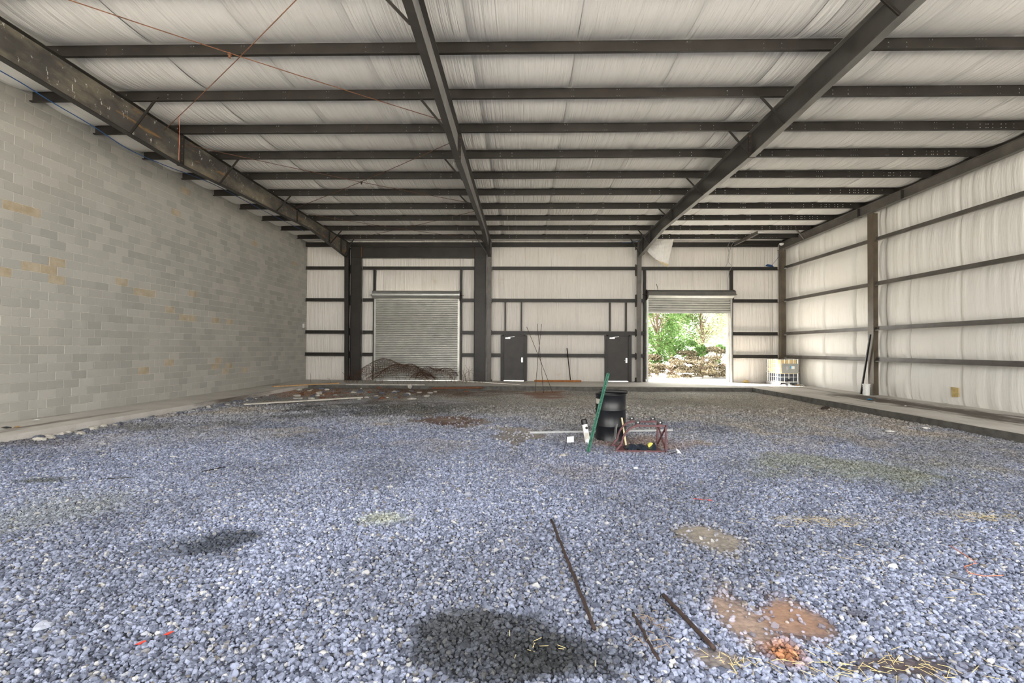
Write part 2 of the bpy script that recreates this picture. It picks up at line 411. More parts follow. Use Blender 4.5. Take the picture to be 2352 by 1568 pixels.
ng.interface.new_socket('Geometry', in_out='INPUT', socket_type='NodeSocketGeometry')
ng.interface.new_socket('Geometry', in_out='OUTPUT', socket_type='NodeSocketGeometry')
N = ng.nodes; L = ng.links
gi = N.new('NodeGroupInput'); go = N.new('NodeGroupOutput')
join = N.new('GeometryNodeGeometryToInstance')
for k in range(7):
    ico = N.new('GeometryNodeMeshIcoSphere'); ico.inputs['Radius'].default_value = 1.0; ico.inputs['Subdivisions'].default_value = 2
    sp = N.new('GeometryNodeSetPosition'); no = N.new('ShaderNodeTexNoise'); no.noise_dimensions = '4D'
    no.inputs['W'].default_value = k*3.7; no.inputs['Scale'].default_value = .9; no.inputs['Detail'].default_value = 1.0
    su = N.new('ShaderNodeVectorMath'); su.operation = 'SUBTRACT'; su.inputs[1].default_value = (.5, .5, .5)
    mu = N.new('ShaderNodeVectorMath'); mu.operation = 'SCALE'; mu.inputs['Scale'].default_value = 1.7
    L.new(no.outputs[1], su.inputs[0]); L.new(su.outputs[0], mu.inputs[0]); L.new(mu.outputs[0], sp.inputs['Offset'])
    L.new(ico.outputs['Mesh'], sp.inputs['Geometry'])
    sm = N.new('GeometryNodeSetMaterial'); sm.inputs['Material'].default_value = M['gravel_stone']
    L.new(sp.outputs[0], sm.inputs[0]); L.new(sm.outputs[0], join.inputs[0])
iop = N.new('GeometryNodeInstanceOnPoints'); iop.inputs['Pick Instance'].default_value = True
def named(nm):
    q = N.new('GeometryNodeInputNamedAttribute'); q.data_type = 'FLOAT_VECTOR'; q.inputs['Name'].default_value = nm; return q.outputs[0]
rint = N.new('FunctionNodeRandomValue'); rint.data_type = 'INT'
rint.inputs[4].default_value = 0; rint.inputs[5].default_value = 6
L.new(rint.outputs[2], iop.inputs['Instance Index'])
e2r = N.new('FunctionNodeEulerToRotation'); L.new(named('rot'), e2r.inputs[0]); L.new(e2r.outputs[0], iop.inputs['Rotation'])
L.new(named('siz'), iop.inputs['Scale'])
L.new(gi.outputs[0], iop.inputs['Points']); L.new(join.outputs[0], iop.inputs['Instance']); L.new(iop.outputs[0], go.inputs[0])
md = gravel.modifiers.new('stones', 'NODES'); md.node_group = ng
me.materials.append(M['gravel_stone'])

# ---- concrete slabs round the edge
def slab(name, x0, x1, y0, y1, mat, rough_edge):
    nx = max(2, int((x1-x0)/.25)); ny = max(2, int((y1-y0)/.25))
    m = MB(); e = lambda: (random.random()-.5)*.022
    loop = []
    if rough_edge == 'y0': edge = [(x0+(x1-x0)*i/nx, y0+e()) for i in range(nx+1)]; loop = edge+[(x1, y1), (x0, y1)]
    if rough_edge == 'x1': edge = [(x1+e(), y0+(y1-y0)*i/ny) for i in range(ny+1)]; loop = [(x0, y0)]+edge+[(x0, y1)]
    if rough_edge == 'x0': edge = [(x0+e(), y0+(y1-y0)*i/ny) for i in range(ny+1)]; loop = [(x1, y1)]+edge[::-1]+[(x1, y0)]
    m.prism(loop, 'z', -.42, 0.0)
    if rough_edge != 'x1': m.m = [0, 0]+[1]*(len(m.f)-2)
    return struct(m.build(name, [mat, M['damp']]))
slab('slab_left', XL-.05, SLAB_L, YF, YB+.2, M['slab_side'], 'x1')
slab('slab_right', SLAB_R, XR+.2, YF, YB+.2, M['slab_right'], 'x0')
slab('slab_back', SLAB_L+.012, SLAB_R-.012, SLAB_B, YB+.2, M['slab_back'], 'y0')

# ---- left wall: concrete block
ZT = 7.24
wl = MB(); wl.box(XL-.22, XL-.011, YF, YB+.2, 0, ZT)
wall_left = struct(wl.build('wall_left', M['mortar']))
tanset = set()
for x, y in ((330,312),(145,345),(390,388),(270,365),(40,335),(850,455),(965,522),(1035,530),(1258,520),(1137,592),(1228,645),(1283,652),(1440,667),(1532,677),(955,1012),(1130,957),(1460,943),(1435,985),(1525,980),(1633,1010),(1505,1020),(1690,160),(1960,295)):
    q = at(x/2.904, 500+y/2.904, X=XL); r_ = int(q[2]//.2032)
    tanset.add((r_, int(((q[1]-.1552+(.2032 if r_ % 2 else 0))//.4064))))
for x, y in ((30,1375),(190,1415),(1230,1290),(1200,1430)):
    q = at(x/2.904, y/2.904, X=XL); r_ = int(q[2]//.2032)
    tanset.add((r_, int(((q[1]-.1552+(.2032 if r_ % 2 else 0))//.4064))))
BH, BL, J, CHF = .2032, .4064, .0045, .006
def block_geo(m, y, z, y1, z1, mi=0, dx=0., x=XL):
    a, b = (y+J, y1-J), (z+J, z1-J); xf = x+dx; xb = x-.02
    V = [(xb,a[0],b[0]),(xb,a[1],b[0]),(xb,a[1],b[1]),(xb,a[0],b[1]),
         (xf-CHF,a[0],b[0]),(xf-CHF,a[1],b[0]),(xf-CHF,a[1],b[1]),(xf-CHF,a[0],b[1]),
         (xf,a[0]+CHF,b[0]+CHF),(xf,a[1]-CHF,b[0]+CHF),(xf,a[1]-CHF,b[1]-CHF),(xf,a[0]+CHF,b[1]-CHF)]
    F = [(8,9,10,11)]
    for i in range(4): F += [(i,(i+1)%4,4+(i+1)%4,4+i),(4+i,4+(i+1)%4,8+(i+1)%4,8+i)]
    return m.add(V, F, mi)
cells = []
for r_ in range(int(ZT/BH)+1):
    off = .1552-(.2032 if r_ % 2 else 0)
    c0 = int((6.6-off)//BL)
    for c_ in range(c0, 70):
        y0 = max(off+c_*BL, 6.6); y1 = min(off+(c_+1)*BL, YB+.06); z1 = min((r_+1)*BH, ZT)
        if y1-y0 < .05 or z1-r_*BH < .05: continue
        ym, zm = (y0+y1)/2, (r_+.5)*BH
        d = np.array([XL, ym, zm-CH]); k = d@CF; px = 1176+FPX*(d@CR)/k; py = 784-FPX*(d@CU)/k
        vis = 0 < px < 2352 and 0 < py < 1568 and y1-y0 > .35 and zm < pz(ym)-.05
        cells.append((-(1/k**3) if vis else 1, r_, c_, y0, y1, r_*BH, z1))
cells.sort()
base = {}
rest = MB()
for i, (key, r_, c_, y0, y1, z0, z1) in enumerate(cells):
    tan = (r_, c_) in tanset; full = y1-y0 > BL-.001 and z1-z0 > BH-.001
    dx = (random.random()-.5)*.003
    if i < 296 and key < 0 and full:
        if tan not in base:
            m = MB(); block_geo(m, 0, 0, BL, BH, 0, 0, 0)
            base[tan] = m.build('block', M['blocktan' if tan else 'block'], wall_left, origin=(0, BL/2, 0))
            WL[base[tan].name] = np.array([XL, (y0+y1)/2, z0]); base[tan].location = WL[base[tan].name]-WL['wall_left']
        else: put('block', base[tan].data, (XL+dx, (y0+y1)/2, z0), wall_left)
    else: block_geo(rest, y0, z0, y1, z1, 1 if tan else 0, dx)
o = rest.build('block_field', [M['block'], M['blocktan']], wall_left); o['kind'] = 'stuff'

# ---- back wall: sheet with openings, insulation blankets hung from the eave
OPEN = [(-7.27, -3.20, 0, 4.02), (6.03, 10.03, 0, 4.02), (-.98, .06, 0, 2.25), (4.13, 5.17, 0, 2.27)]
def lin(a, b, step): return list(np.linspace(a, b, max(2, int(math.ceil((b-a)/step))+1)))
def cuts(base, extra, lo, hi):
    q = sorted(set([round(x, 4) for x in base]+[round(x, 4) for x in extra if lo < x < hi])); return np.array(q)
def inside(cx, cz):
    r = np.zeros(cx.shape, bool)
    for a, b, c, d in OPEN: r |= (cx > a) & (cx < b) & (cz > c-.01) & (cz < d)
    return r
def fold(s, z, seed):                                  # vertical folds of a hung blanket
    return .007*np.sin(s*17+seed+.6*np.sin(z*1.3+seed))+.005*np.sin(s*41+2*seed+np.sin(z*.9))
def pillow(z, bands, amp, pw=.45):
    d = np.zeros_like(z)
    for a, b in zip(bands[:-1], bands[1:]):
        t = np.clip((z-a)/(b-a), 0, 1); on = (z >= a) & (z <= b)
        d = np.where(on, amp*np.power(np.clip(np.sin(math.pi*t), 0, 1), pw), d)
    return d
BANDS = [-.02]+list(GZ)+[6.72, 7.35]
xsC = cuts([XL-.05, XR+.15], [a for o in OPEN for a in o[:2]], -99, 99); zsC = cuts([-.1, 7.5], [a for o in OPEN for a in o[2:]]+[.0], -.1, 99)
def sheet(xa, za, y):
    X_, Z_ = np.meshgrid(xa, za, indexing='ij'); Pq = np.stack([X_, np.full_like(X_, y), Z_], -1)
    cx = (X_[:-1, :-1]+X_[1:, 1:])/2; cz = (Z_[:-1, :-1]+Z_[1:, 1:])/2
    return Pq, ~inside(cx, cz)
m = MB()
for y in (24.44, 24.47): m.grid(*sheet(xsC, zsC, y))
wall_back = struct(m.build('wall_back', M['galv']))
seams = [at(x, 640, Y=24.2)[0] for x in (1145, 1233.5, 1324, 1414)]
d = (seams[-1]-seams[0])/3; seams = [seams[0]+d*k for k in range(-6, 10)]
seams = [XL-.05]+[s for s in seams if XL+.25 < s < XR-.1]+[XR+.16]
for k, (a, b) in enumerate(zip(seams[:-1], seams[1:])):
    xa = cuts(lin(a, b, .16), [q+e for o in OPEN for q in o[:2] for e in (0,)], a, b)
    za = cuts([z for p_, q_ in zip(BANDS[:-1], BANDS[1:]) for z in lin(p_, q_, .13)], [o[3] for o in OPEN], -9, 99)
    Pq, keep = sheet(xa, za, 24.29)
    X_, Z_ = Pq[..., 0], Pq[..., 2]
    t = (X_-a)/(b-a); edge = np.clip(np.minimum(t, 1-t)*(b-a)/.10, 0, 1)
    Pq[..., 1] -= pillow(Z_, BANDS, .075)*(.55+.45*np.sqrt(edge))*(1+.15*math.sin(k*2.1))+fold(X_, Z_, k)*(.4+.6*edge)-.02*(1-edge)
    MB().grid(Pq, keep).build('insulation_blanket', M['ins_back'], wall_back, smooth=True)

# ---- right wall
m = MB(); m.box(XR+.14, XR+.24, YF, YB+.3, -.1, 7.5)
wall_right = struct(m.build('wall_right', M['galv']))
ysm = [YB+.02]+[at(x, 650, X=XR)[1] for x in (1861, 1921)]
yr = [24.26, 23.0, 21.05, 19.1, 17.55]
q1 = at(2085, 650, X=XR)[1]; q2 = at(2201, 650, X=XR)[1]
yr += [q1, q2]
while yr[-1] > YF+.4: yr.append(max(yr[-1]-1.93, YF))
for k, (b, a) in enumerate(zip(yr[:-1], yr[1:])):
    ya = np.array(lin(a, b, .06)); za = np.array(sorted(set([round(z, 4) for p_, q_ in zip(BANDS[:-1], BANDS[1:]) for z in lin(p_, q_, .13)])))
    Y_, Z_ = np.meshgrid(ya, za, indexing='ij')
    t = (Y_-a)/(b-a); edge = np.clip(np.minimum(t, 1-t)*(b-a)/.12, 0, 1)
    near = 1.35 if b < 17.6 else .5
    X_ = XR+.10-pillow(Z_, BANDS, .10)*(.45+.55*np.sqrt(edge))-near*fold(Y_*.8, Z_, k)*(.4+.6*edge)+.03*(1-edge)
    MB().grid(np.stack([X_, Y_, Z_], -1)).build('insulation_blanket', M['ins_right'], wall_right, smooth=True)

# ---- ceiling: roof deck, insulation blankets sagging between the purlins
zr = lambda y: pz(y)+PD
m = MB(); m.add([(XL-.3, YF-.3, zr(YF)+.28), (XR+.4, YF-.3, zr(YF)+.28), (XR+.4, YB+.5, zr(YB)+.28), (XL-.3, YB+.5, zr(YB)+.28),
                 (XL-.3, YF-.3, zr(YF)+.34), (XR+.4, YF-.3, zr(YF)+.34), (XR+.4, YB+.5, zr(YB)+.34), (XL-.3, YB+.5, zr(YB)+.34)],
                [(0,1,2,3),(4,7,6,5),(0,4,5,1),(1,5,6,2),(2,6,7,3),(3,7,4,0)])
ceiling = struct(m.build('ceiling', M['galv']))
YBANDS = [YF-.2]+[y for y in PY[::-1] if y > YF+.3]+[YB+.12]
rs = [XL-.02]+[-8.83+1.955*k for k in range(0, 11)]+[XR+.1]
for k, (a, b) in enumerate(zip(rs[:-1], rs[1:])):
    xa = np.array(lin(a, b, .13)); ya = np.array(sorted(set([round(z, 4) for p_, q_ in zip(YBANDS[:-1], YBANDS[1:]) for z in lin(p_, q_, .12)])))
    X_, Y_ = np.meshgrid(xa, ya, indexing='ij')
    t = (X_-a)/(b-a); edge = np.clip(np.minimum(t, 1-t)*(b-a)/.08, 0, 1)
    pil = pillow(Y_, YBANDS, 1.0, .7)
    amp = .135+.012*math.sin(k*1.7)+.07*np.exp(-(X_-XL)/.35)
    Z_ = zr(Y_)+.006-pil*amp*(.75+.25*np.sqrt(edge))+.03*(1-edge)*pil+.006*pil*np.sin(X_*23+k+.8*np.sin(Y_*1.1))
    MB().grid(np.stack([X_, Y_, Z_], -1)).build('insulation_blanket', M['ins_roof'], ceiling, smooth=True)

# ---- ground outside
m = MB(); m.grid(np.stack(np.meshgrid(np.array([-60., 60.]), np.array([YB+.2, 110.]), indexing='ij')+[np.full((2, 2), -.03)], -1))
struct(m.build('ground_behind_building', M['sand']))
m = MB(); m.grid(np.stack(np.meshgrid(np.array([-60., 60.]), np.array([-60., YF-.9]), indexing='ij')+[np.full((2, 2), -.2)], -1))
struct(m.build('ground_before_building', M['sand']))

# ================================================================== steel
def purlin_mesh():
    cols = []                                            # (x centre, half width, two row bands)
    rnd = (.155, .07); slot = (.20, .055)
    def dots(xs_, rows, hw=.0105):
        for x in xs_: cols.append((x, hw, rows))
    dots((-2.935, -2.61, -2.285, -8.74, -7.81, -7.505, -.67, -.34, 4.33, 4.65, 5.60, 6.55, 6.87, 10.42, 10.75, 11.06, 11.2, 11.25, 11.36, 11.56, 11.67, 11.86), rnd)
    dots((12.15,), (.155,))
    for c in (-6.18, -5.23, -4.28, 1.035, 2.015, 2.98, 7.30, 10.0): dots((c-.027, c+.027), slot, .006)
    for c in (8.18, 9.11): dots((c-.088, c-.03, c+.03, c+.088), slot, .006)
    cols.sort()
    m = MB(); x0, x1 = XL+.01, XR-.20
    def quad(a, b, z0, z1):
        m.add([(a, 0, z0), (b, 0, z0), (b, 0, z1), (a, 0, z1)], [(0, 1, 2, 3)])
    x = x0
    for c, hw, rows in cols:
        quad(x, c-hw, 0, PD); z = 0
        for rz_ in sorted(rows):
            quad(c-hw, c+hw, z, rz_-.012); z = rz_+.012
        quad(c-hw, c+hw, z, PD); x = c+hw
    quad(x, x1, 0, PD)
    # flanges and lips of the Z section
    m.box(x0, x1, -.068, 0, -.002, .002); m.box(x0, x1, -.070, -.067, 0, .022)
    m.box(x0, x1, 0, .068, PD-.002, PD+.002); m.box(x0, x1, .067, .070, PD-.022, PD)
    return m
pm = None
ORD = ['first', 'second', 'third', 'fourth', 'fifth', 'sixth', 'seventh', 'eighth', 'ninth', 'tenth', 'eleventh', 'twelfth', 'thirteenth', 'fourteenth', 'fifteenth', 'sixteenth']
for k, y in enumerate(PY):
    if y < YF+.3: continue
    if pm is None:
        o = purlin_mesh().build('roof_purlin', M['purlin'], origin=(0, 0, 0)); pm = o.data
        WL[o.name] = np.array([0, y, pz(y)]); o.location = WL[o.name]
    else: o = put('roof_purlin', pm, (0, y, pz(y)))
    tag(o, 'dark punched steel roof purlin, %s one out from the back wall' % ORD[k], 'purlin', 'roof purlins')
# eave strut
m = MB(); m.box(XL+.01, XR-.34, YB-.20, YB-.19, 6.62, 6.84); m.box(XL+.01, XR-.34, YB-.19, YB-.08, 6.62, 6.63); m.box(XL+.01, XR-.34, YB-.19, YB-.08, 6.83, 6.84)
tag(m.build('eave_strut', M['steel']), 'dark eave strut beam along the top of the back wall', 'beam')

def isect(m, path, wy, tf, tw, axis_x, zt=None):        # I section along Y: path [(y, zbot, ztop)]
    for (y0, b0, t0), (y1, b1, t1) in zip(path[:-1], path[1:]):
        for z0, z1, hx, th in ((b0, b1, wy*.36, tf), (t0-tf, t1-tf, wy*.45, tf)):
            m.add([(axis_x-hx, y0, z0), (axis_x+hx, y0, z0), (axis_x+hx, y1, z1), (axis_x-hx, y1, z1),
                   (axis_x-hx, y0, z0+th), (axis_x+hx, y0, z0+th), (axis_x+hx, y1, z1+th), (axis_x-hx, y1, z1+th)],
                  [(0,3,2,1),(4,5,6,7),(0,1,5,4),(1,2,6,5),(2,3,7,6),(3,0,4,7)], 1)
        h = tw/2
        m.add([(axis_x-h, y0, b0+tf), (axis_x+h, y0, b0+tf), (axis_x+h, y1, b1+tf), (axis_x-h, y1, b1+tf),
               (axis_x-h, y0, t0-tf), (axis_x+h, y0, t0-tf), (axis_x+h, y1, t1-tf), (axis_x-h, y1, t1-tf)],
              [(0,3,2,1),(4,5,6,7),(0,1,5,4),(1,2,6,5),(2,3,7,6),(3,0,4,7)])
FW = .20
PROF = {0: [(YF, 6.62), (7.0, 6.40), (12.1, 6.19), (19.6, 6.41), (23.72, 6.02)],
        1: [(YF, 6.66), (7.0, 6.48), (12.1, 6.27), (19.6, 6.42), (23.72, 6.05)],
        2: [(YF, 6.72), (7.0, 6.55), (12.1, 6.33), (19.6, 6.40), (23.80, 6.03)]}
BR = {0: (1, [0, 1, 4, 6, 8, 10]), 1: (-1, [0, 1, 4, 6, 8, 10]), 2: (-1, [0, 1, 3, 5, 7, 8, 10])}   # brace side, purlin index from the back
FLAB = ['scuffed dark steel portal frame nearest the concrete block wall', 'dark steel portal frame standing between the left personnel door and the portal brace', 'dark steel portal frame beside the open roller door']
def zbot(k, y): return float(np.interp(y, [p[0] for p in PROF[k]], [p[1] for p in PROF[k]]))
for k, x in enumerate(FX):
    t = thing('steel_frame', (x, 23.7, 0), FLAB[k], 'steel frame', 'main building frames')
    path = [(y, z, pz(y)-.002) for y, z in PROF[k]]+[(YB-.22, PROF[k][-1][1], pz(YB))]
    m = MB(); isect(m, path, FW, .014, .008, x)
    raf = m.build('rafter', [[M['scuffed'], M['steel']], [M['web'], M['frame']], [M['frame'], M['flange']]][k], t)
    ys_ = 12.1
    m = MB(); m.box(x-FW*.4, x+FW*.4, ys_-.022, ys_+.022, zbot(k, ys_)-.01, pz(ys_)-.004)
    pl = m.build('splice_plate', M['steel'], raf)
    for s_ in (-1, 1):
        for i in range(4):
            zb = zbot(k, ys_)+.1+(pz(ys_)-zbot(k, ys_)-.2)*i/3
            m = MB(); m.lathe((x+s_*.06, ys_-.036, zb), [(0, 0), (.014, 0), (.014, .014)], 6, 'y'); m.build('bolt', M['rust'], raf)
    for y in ((18.4, 21.5, 22.9) if k != 1 else (22.9,)):
        m = MB(); m.box(x-FW*.34, x+FW*.34, y-.005, y+.005, zbot(k, y)+.014, pz(y)-.016); m.build('stiffener', M['steel'], raf)
    # column: inner flange tapers out towards the top
    xb = 23.85; xt = 23.70
    zt = PROF[k][-1][1]+.02
    m = MB()
    for z0, z1, y0, y1 in ((0, zt, xb, xt),):
        m.add([(x-FW/2, y0, z0), (x+FW/2, y0, z0), (x+FW/2, y0+.016, z0), (x-FW/2, y0+.016, z0), (x-FW/2, y1, z1), (x+FW/2, y1, z1), (x+FW/2, y1+.016, z1), (x-FW/2, y1+.016, z1)],
              [(0,3,2,1),(4,5,6,7),(0,1,5,4),(1,2,6,5),(2,3,7,6),(3,0,4,7)])
        m.add([(x-.005, y0+.016, z0), (x+.005, y0+.016, z0), (x+.005, YB+.0, z0), (x-.005, YB+.0, z0), (x-.005, y1+.016, z1), (x+.005, y1+.016, z1), (x+.005, YB+.0, z1), (x-.005, YB+.0, z1)],
              [(0,3,2,1),(4,5,6,7),(0,1,5,4),(1,2,6,5),(2,3,7,6),(3,0,4,7)])
    m.box(x-FW/2, x+FW/2, YB, YB+.014, 0, 6.61)
    m.box(x-.005, x+.005, xt+.02, YB, zt, 6.61); m.box(x-FW/2, x+FW/2, xt-.005, xt+.012, zt, 6.78)
    co = m.build('column', M['greysteel' if k != 0 else 'steel'], t)
    MB().box(x-.13, x+.13, xb-.03, YB+.02, 0.0, .02).build('base_plate', M['steel'], t)
    side, idx = BR[k]
    for i in idx:
        y = PY[i] if i < len(PY) else None
        if i in (0,): dxx = .62
        else: dxx = .66
        for sd in ([side] if not (k == 2 and i == 0) else [side, 1]):
            a = (x+sd*dxx, y-.012, pz(y)+.10); b = (x+sd*FW*.34, y-.012, zbot(k, y)+.012)
            if i == 0: b = (x+sd*FW/2*.8, 23.3, zbot(k, 23.3)+.012)
            m = MB(); m.bar(a, b, .006, .05, (0, 1, 0)); m.bar((a[0], a[1]-.022, a[2]+.0), (b[0], b[1]-.022, b[2]), .05, .006, (0, 1, 0))
            m.build('flange_brace', M['steel'], t)

# portal brace in the bay with the closed roller door: web faces the room
t = thing('portal_brace', (-5.2, 23.9, 0), 'dark steel portal brace framing the closed roller door', 'steel frame')
for a, b in ((-8.50, -7.98), (-2.41, -1.85)):
    m = MB(); m.box(a+.012, b-.012, 23.885, 23.895, .02, 6.575); m.box(a, a+.012, 23.80, 23.98, .02, 6.575); m.box(b-.012, b, 23.80, 23.98, .02, 6.575)
    m.box(a-.03, b+.03, 23.77, 24.01, 0, .02)
    co = m.build('column', M['steel'], t)
    MB().box(a+.012, b-.012, 23.83, 23.885, 6.03, 6.045).build('stiffener', M['steel'], co)
m = MB(); m.box(-7.98, -2.41, 23.885, 23.895, 6.04, 6.56); m.box(-7.98, -2.41, 23.80, 23.98, 6.025, 6.04); m.box(-7.98, -2.41, 23.80, 23.98, 6.56, 6.575)
hd = m.build('header_beam', M['steel'], t)
for x in (-7.97, -2.42): MB().box(x-.012, x+.012, 23.80, 23.98, 6.02, 6.58).build('end_plate', M['rust'], hd)

# right end wall: rafter, columns
t = thing('end_frame', (12.5, 17.8, 0), 'steel end wall frame with one tall brown column against the white right wall', 'steel frame')
m = MB(); path = [(YF, 6.68, pz(YF)-.002), (12.4, 6.64, pz(12.4)-.002), (YB-.1, 6.44, pz(YB-.1)-.002)]
for (y0, b0, t0), (y1, b1, t1) in zip(path[:-1], path[1:]):
    for q0, q1, xa, xb_ in ((b0, b1, 12.40, 12.56), (t0-.012, t1-.012, 12.40, 12.56)):
        m.add([(xa,y0,q0),(xb_,y0,q0),(xb_,y1,q1),(xa,y1,q1),(xa,y0,q0+.012),(xb_,y0,q0+.012),(xb_,y1,q1+.012),(xa,y1,q1+.012)], [(0,3,2,1),(4,5,6,7),(0,1,5,4),(1,2,6,5),(2,3,7,6),(3,0,4,7)])
    m.add([(12.476,y0,b0),(12.484,y0,b0),(12.484,y1,b1),(12.476,y1,b1),(12.476,y0,t0),(12.484,y0,t0),(12.484,y1,t1),(12.476,y1,t1)], [(0,3,2,1),(4,5,6,7),(0,1,5,4),(1,2,6,5),(2,3,7,6),(3,0,4,7)])
er = m.build('end_rafter', M['greysteel'], t)
for y in (16.3, 18.4): MB().box(12.40, 12.56, y-.02, y+.02, np.interp(y, [12.4, 24.2], [6.64, 6.44])-.01, pz(y)-.01).build('splice_plate', M['steel'], er)
m = MB()
for (y0, b0, t0), (y1, b1, t1) in zip(path[:-1], path[1:]):
    m.add([(12.535,y0,t0),(12.545,y0,t0),(12.545,y1,t1),(12.535,y1,t1),(12.535,y0,t0+PD),(12.545,y0,t0+PD),(12.545,y1,t1+PD),(12.535,y1,t1+PD)], [(0,3,2,1),(4,5,6,7),(0,1,5,4),(1,2,6,5),(2,3,7,6),(3,0,4,7)])
m.build('rake_plate', M['steel'], t)
def hcol(y, x0, x1, fw, ztop, mat):
    m = MB(); m.box(x0, x0+.014, y-fw/2, y+fw/2, 0, ztop); m.box(x0+.014, x1, y-.005, y+.005, 0, ztop)
    return m.build('column', mat, t)
hcol(17.82, 12.45, 12.72, .28, 6.53, M['brownsteel'])
hcol(23.95, 12.42, 12.70, .24, 6.44, M['brownsteel'])
m = MB(); m.bar((11.85, PY[1]-.01, pz(PY[1])+.08), (12.42, PY[1]+.3, 6.49), .05, .05); m.build('flange_brace', M['greysteel'], t)

# short joist and stub purlins at the back right corner
t = thing('corner_joist', (10.25, 22.6, 6.66), 'short steel joist with stub purlins by the back right roof corner', 'beam')
m = MB(); m.box(10.22, 10.30, 21.62, YB-.21, 6.66, 6.672); m.box(10.255, 10.265, 21.62, YB-.21, 6.672, 6.82); m.build('joist', M['greysteel'], t)
for y in (22.35, 23.72):
    m = MB(); m.box(10.30, 12.40, y-.005, y+.005, pz(y)-.12, pz(y)+.06); m.box(10.30, 12.40, y-.06, y, pz(y)-.124, pz(y)-.118); m.build('stub_purlin', M['steel'], t)

# girts: Z rails along the walls, broken at columns and doors
GN = ['lowest', 'second', 'third', 'topmost']
breaks_back = [(-8.82, -7.97), (-2.43, -1.535), (5.48, 5.72)]
def segs(lo, hi, br):
    br = sorted(br); r = []; a = lo
    for p, q in br:
        if p > a+.05: r.append((a, min(p, hi)))
        a = max(a, q)
    if hi-a > .05: r.append((a, hi))
    return r
for k, z in enumerate(GZ):
    br = list(breaks_back)
    for a, b, c, d_ in OPEN:
        if z < d_+.02: br.append((a-.11, b+.11))
    t = thing('wall_girt', (1., YB, z-.09), '%s dark girt rail along the back wall' % GN[k], 'girt', 'back wall girts')
    for a, b in segs(XL+.03, 12.36, br):
        m = MB(); m.box(a, b, 24.045, 24.053, z-.075, z+.095); m.box(a, b, 24.053, 24.23, z+.087, z+.095); m.box(a, b, 23.99, 24.045, z-.075, z-.067); m.box(a, b, 23.985, 23.993, z-.075, z-.05)
        m.build('rail', M['steel'], t)
for k, z in enumerate(GZ):
    t = thing('wall_girt', (12.6, 15., z-.09), '%s grey girt rail along the right wall' % GN[k], 'girt', 'right wall girts')
    for a, b in ((YF, 17.66), (17.99, 23.80)):
        m = MB(); m.box(12.552, 12.56, a, b, z-.06, z+.085); m.box(12.56, 12.72, a, b, z+.077, z+.085); m.box(12.49, 12.552, a, b, z-.06, z-.052); m.box(12.485, 12.493, a, b, z-.06, z-.035)
        m.box(12.555, 12.562, a, b, z+.01, z+.018)
        o = m.build('rail', M['greysteel'], t)
        if b > 20:
            MB().box(12.47, 12.53, 23.5, 23.66, z-.075, z-.03).build('clip', M['silver'], o)

# rod bracing in the roof bay beside the block wall
def rod(p, q, r=.008):
    m = MB(); pts = [tuple(np.array(p)*(1-s)+np.array(q)*s-np.array([0, 0, .05*math.sin(math.pi*s)])) for s in np.linspace(0, 1, 9)]
    return m.tube(pts, r, 6)
RX0, RX1 = FX[0]+.02, FX[1]-.02
pan = [((RX0, 5.55), (RX1, 11.2), 'near'), ((RX0, 11.5), (RX1, 5.7), 'near'), ((RX0, 12.3), (RX1, 17.5), 'mid'), ((RX0, 18.1), (RX1, 12.1), 'mid'), ((RX0, 18.6), (RX1, 23.4), 'far'), ((RX0, 23.4), (RX1, 18.3), 'far')]
RL = ['rusty brace rod crossing from the block wall frame back to the middle frame splice', 'rusty brace rod running from the block wall frame splice forward to the middle frame',
      'thin brace rod from the block wall frame splice back to the middle frame', 'thin brace rod from the middle frame splice back to the block wall frame',
      'thin brace rod rising over the closed roller door to the middle frame corner', 'thin brace rod rising over the closed roller door to the block wall frame corner']
for i, ((x0, y0), (x1, y1), w_) in enumerate(pan):
    z = 6.80 if w_ == 'near' else 6.79
    tag(rod((x0, y0, z+(.012 if i % 2 else 0)), (x1, y1, z+(.012 if i % 2 else 0))).build('brace_rod', M['rust' if i < 2 else 'wire']), RL[i], 'brace rod', 'roof rod bracing')
c = (-5.19, 8.42, 6.75)
m = MB(); m.lathe((c[0], c[1], 6.69), [(0, 0), (.02, 0), (.02, .04), (.032, .04), (.032, .085), (0, .085)], 10)
tag(m.build('rod_clamp', M['rust']), 'small rusty clamp hanging where the two roof rods cross', 'clamp')
c = (-5.04, 14.97, 6.72)
tag(MB().lathe((c[0], c[1]+.02, 6.67), [(0, 0), (.02, 0), (.02, .04), (.032, .04), (.032, .085), (0, .085)], 10).build('rod_clamp', M['black']), 'small dark clamp where the thin middle roof rods cross', 'clamp')
q = at(412, 264, X=-8.1); q2 = at(411, 368, X=-8.1)
tag(MB().tube([q, ((q[0]+q2[0])/2, q[1]+.01, (q[2]+q2[2])/2), (q2[0], q[1], q2[2])], .004, 5).build('hanging_string', M['string']), 'thin orange string hanging down before the scuffed frame', 'string')

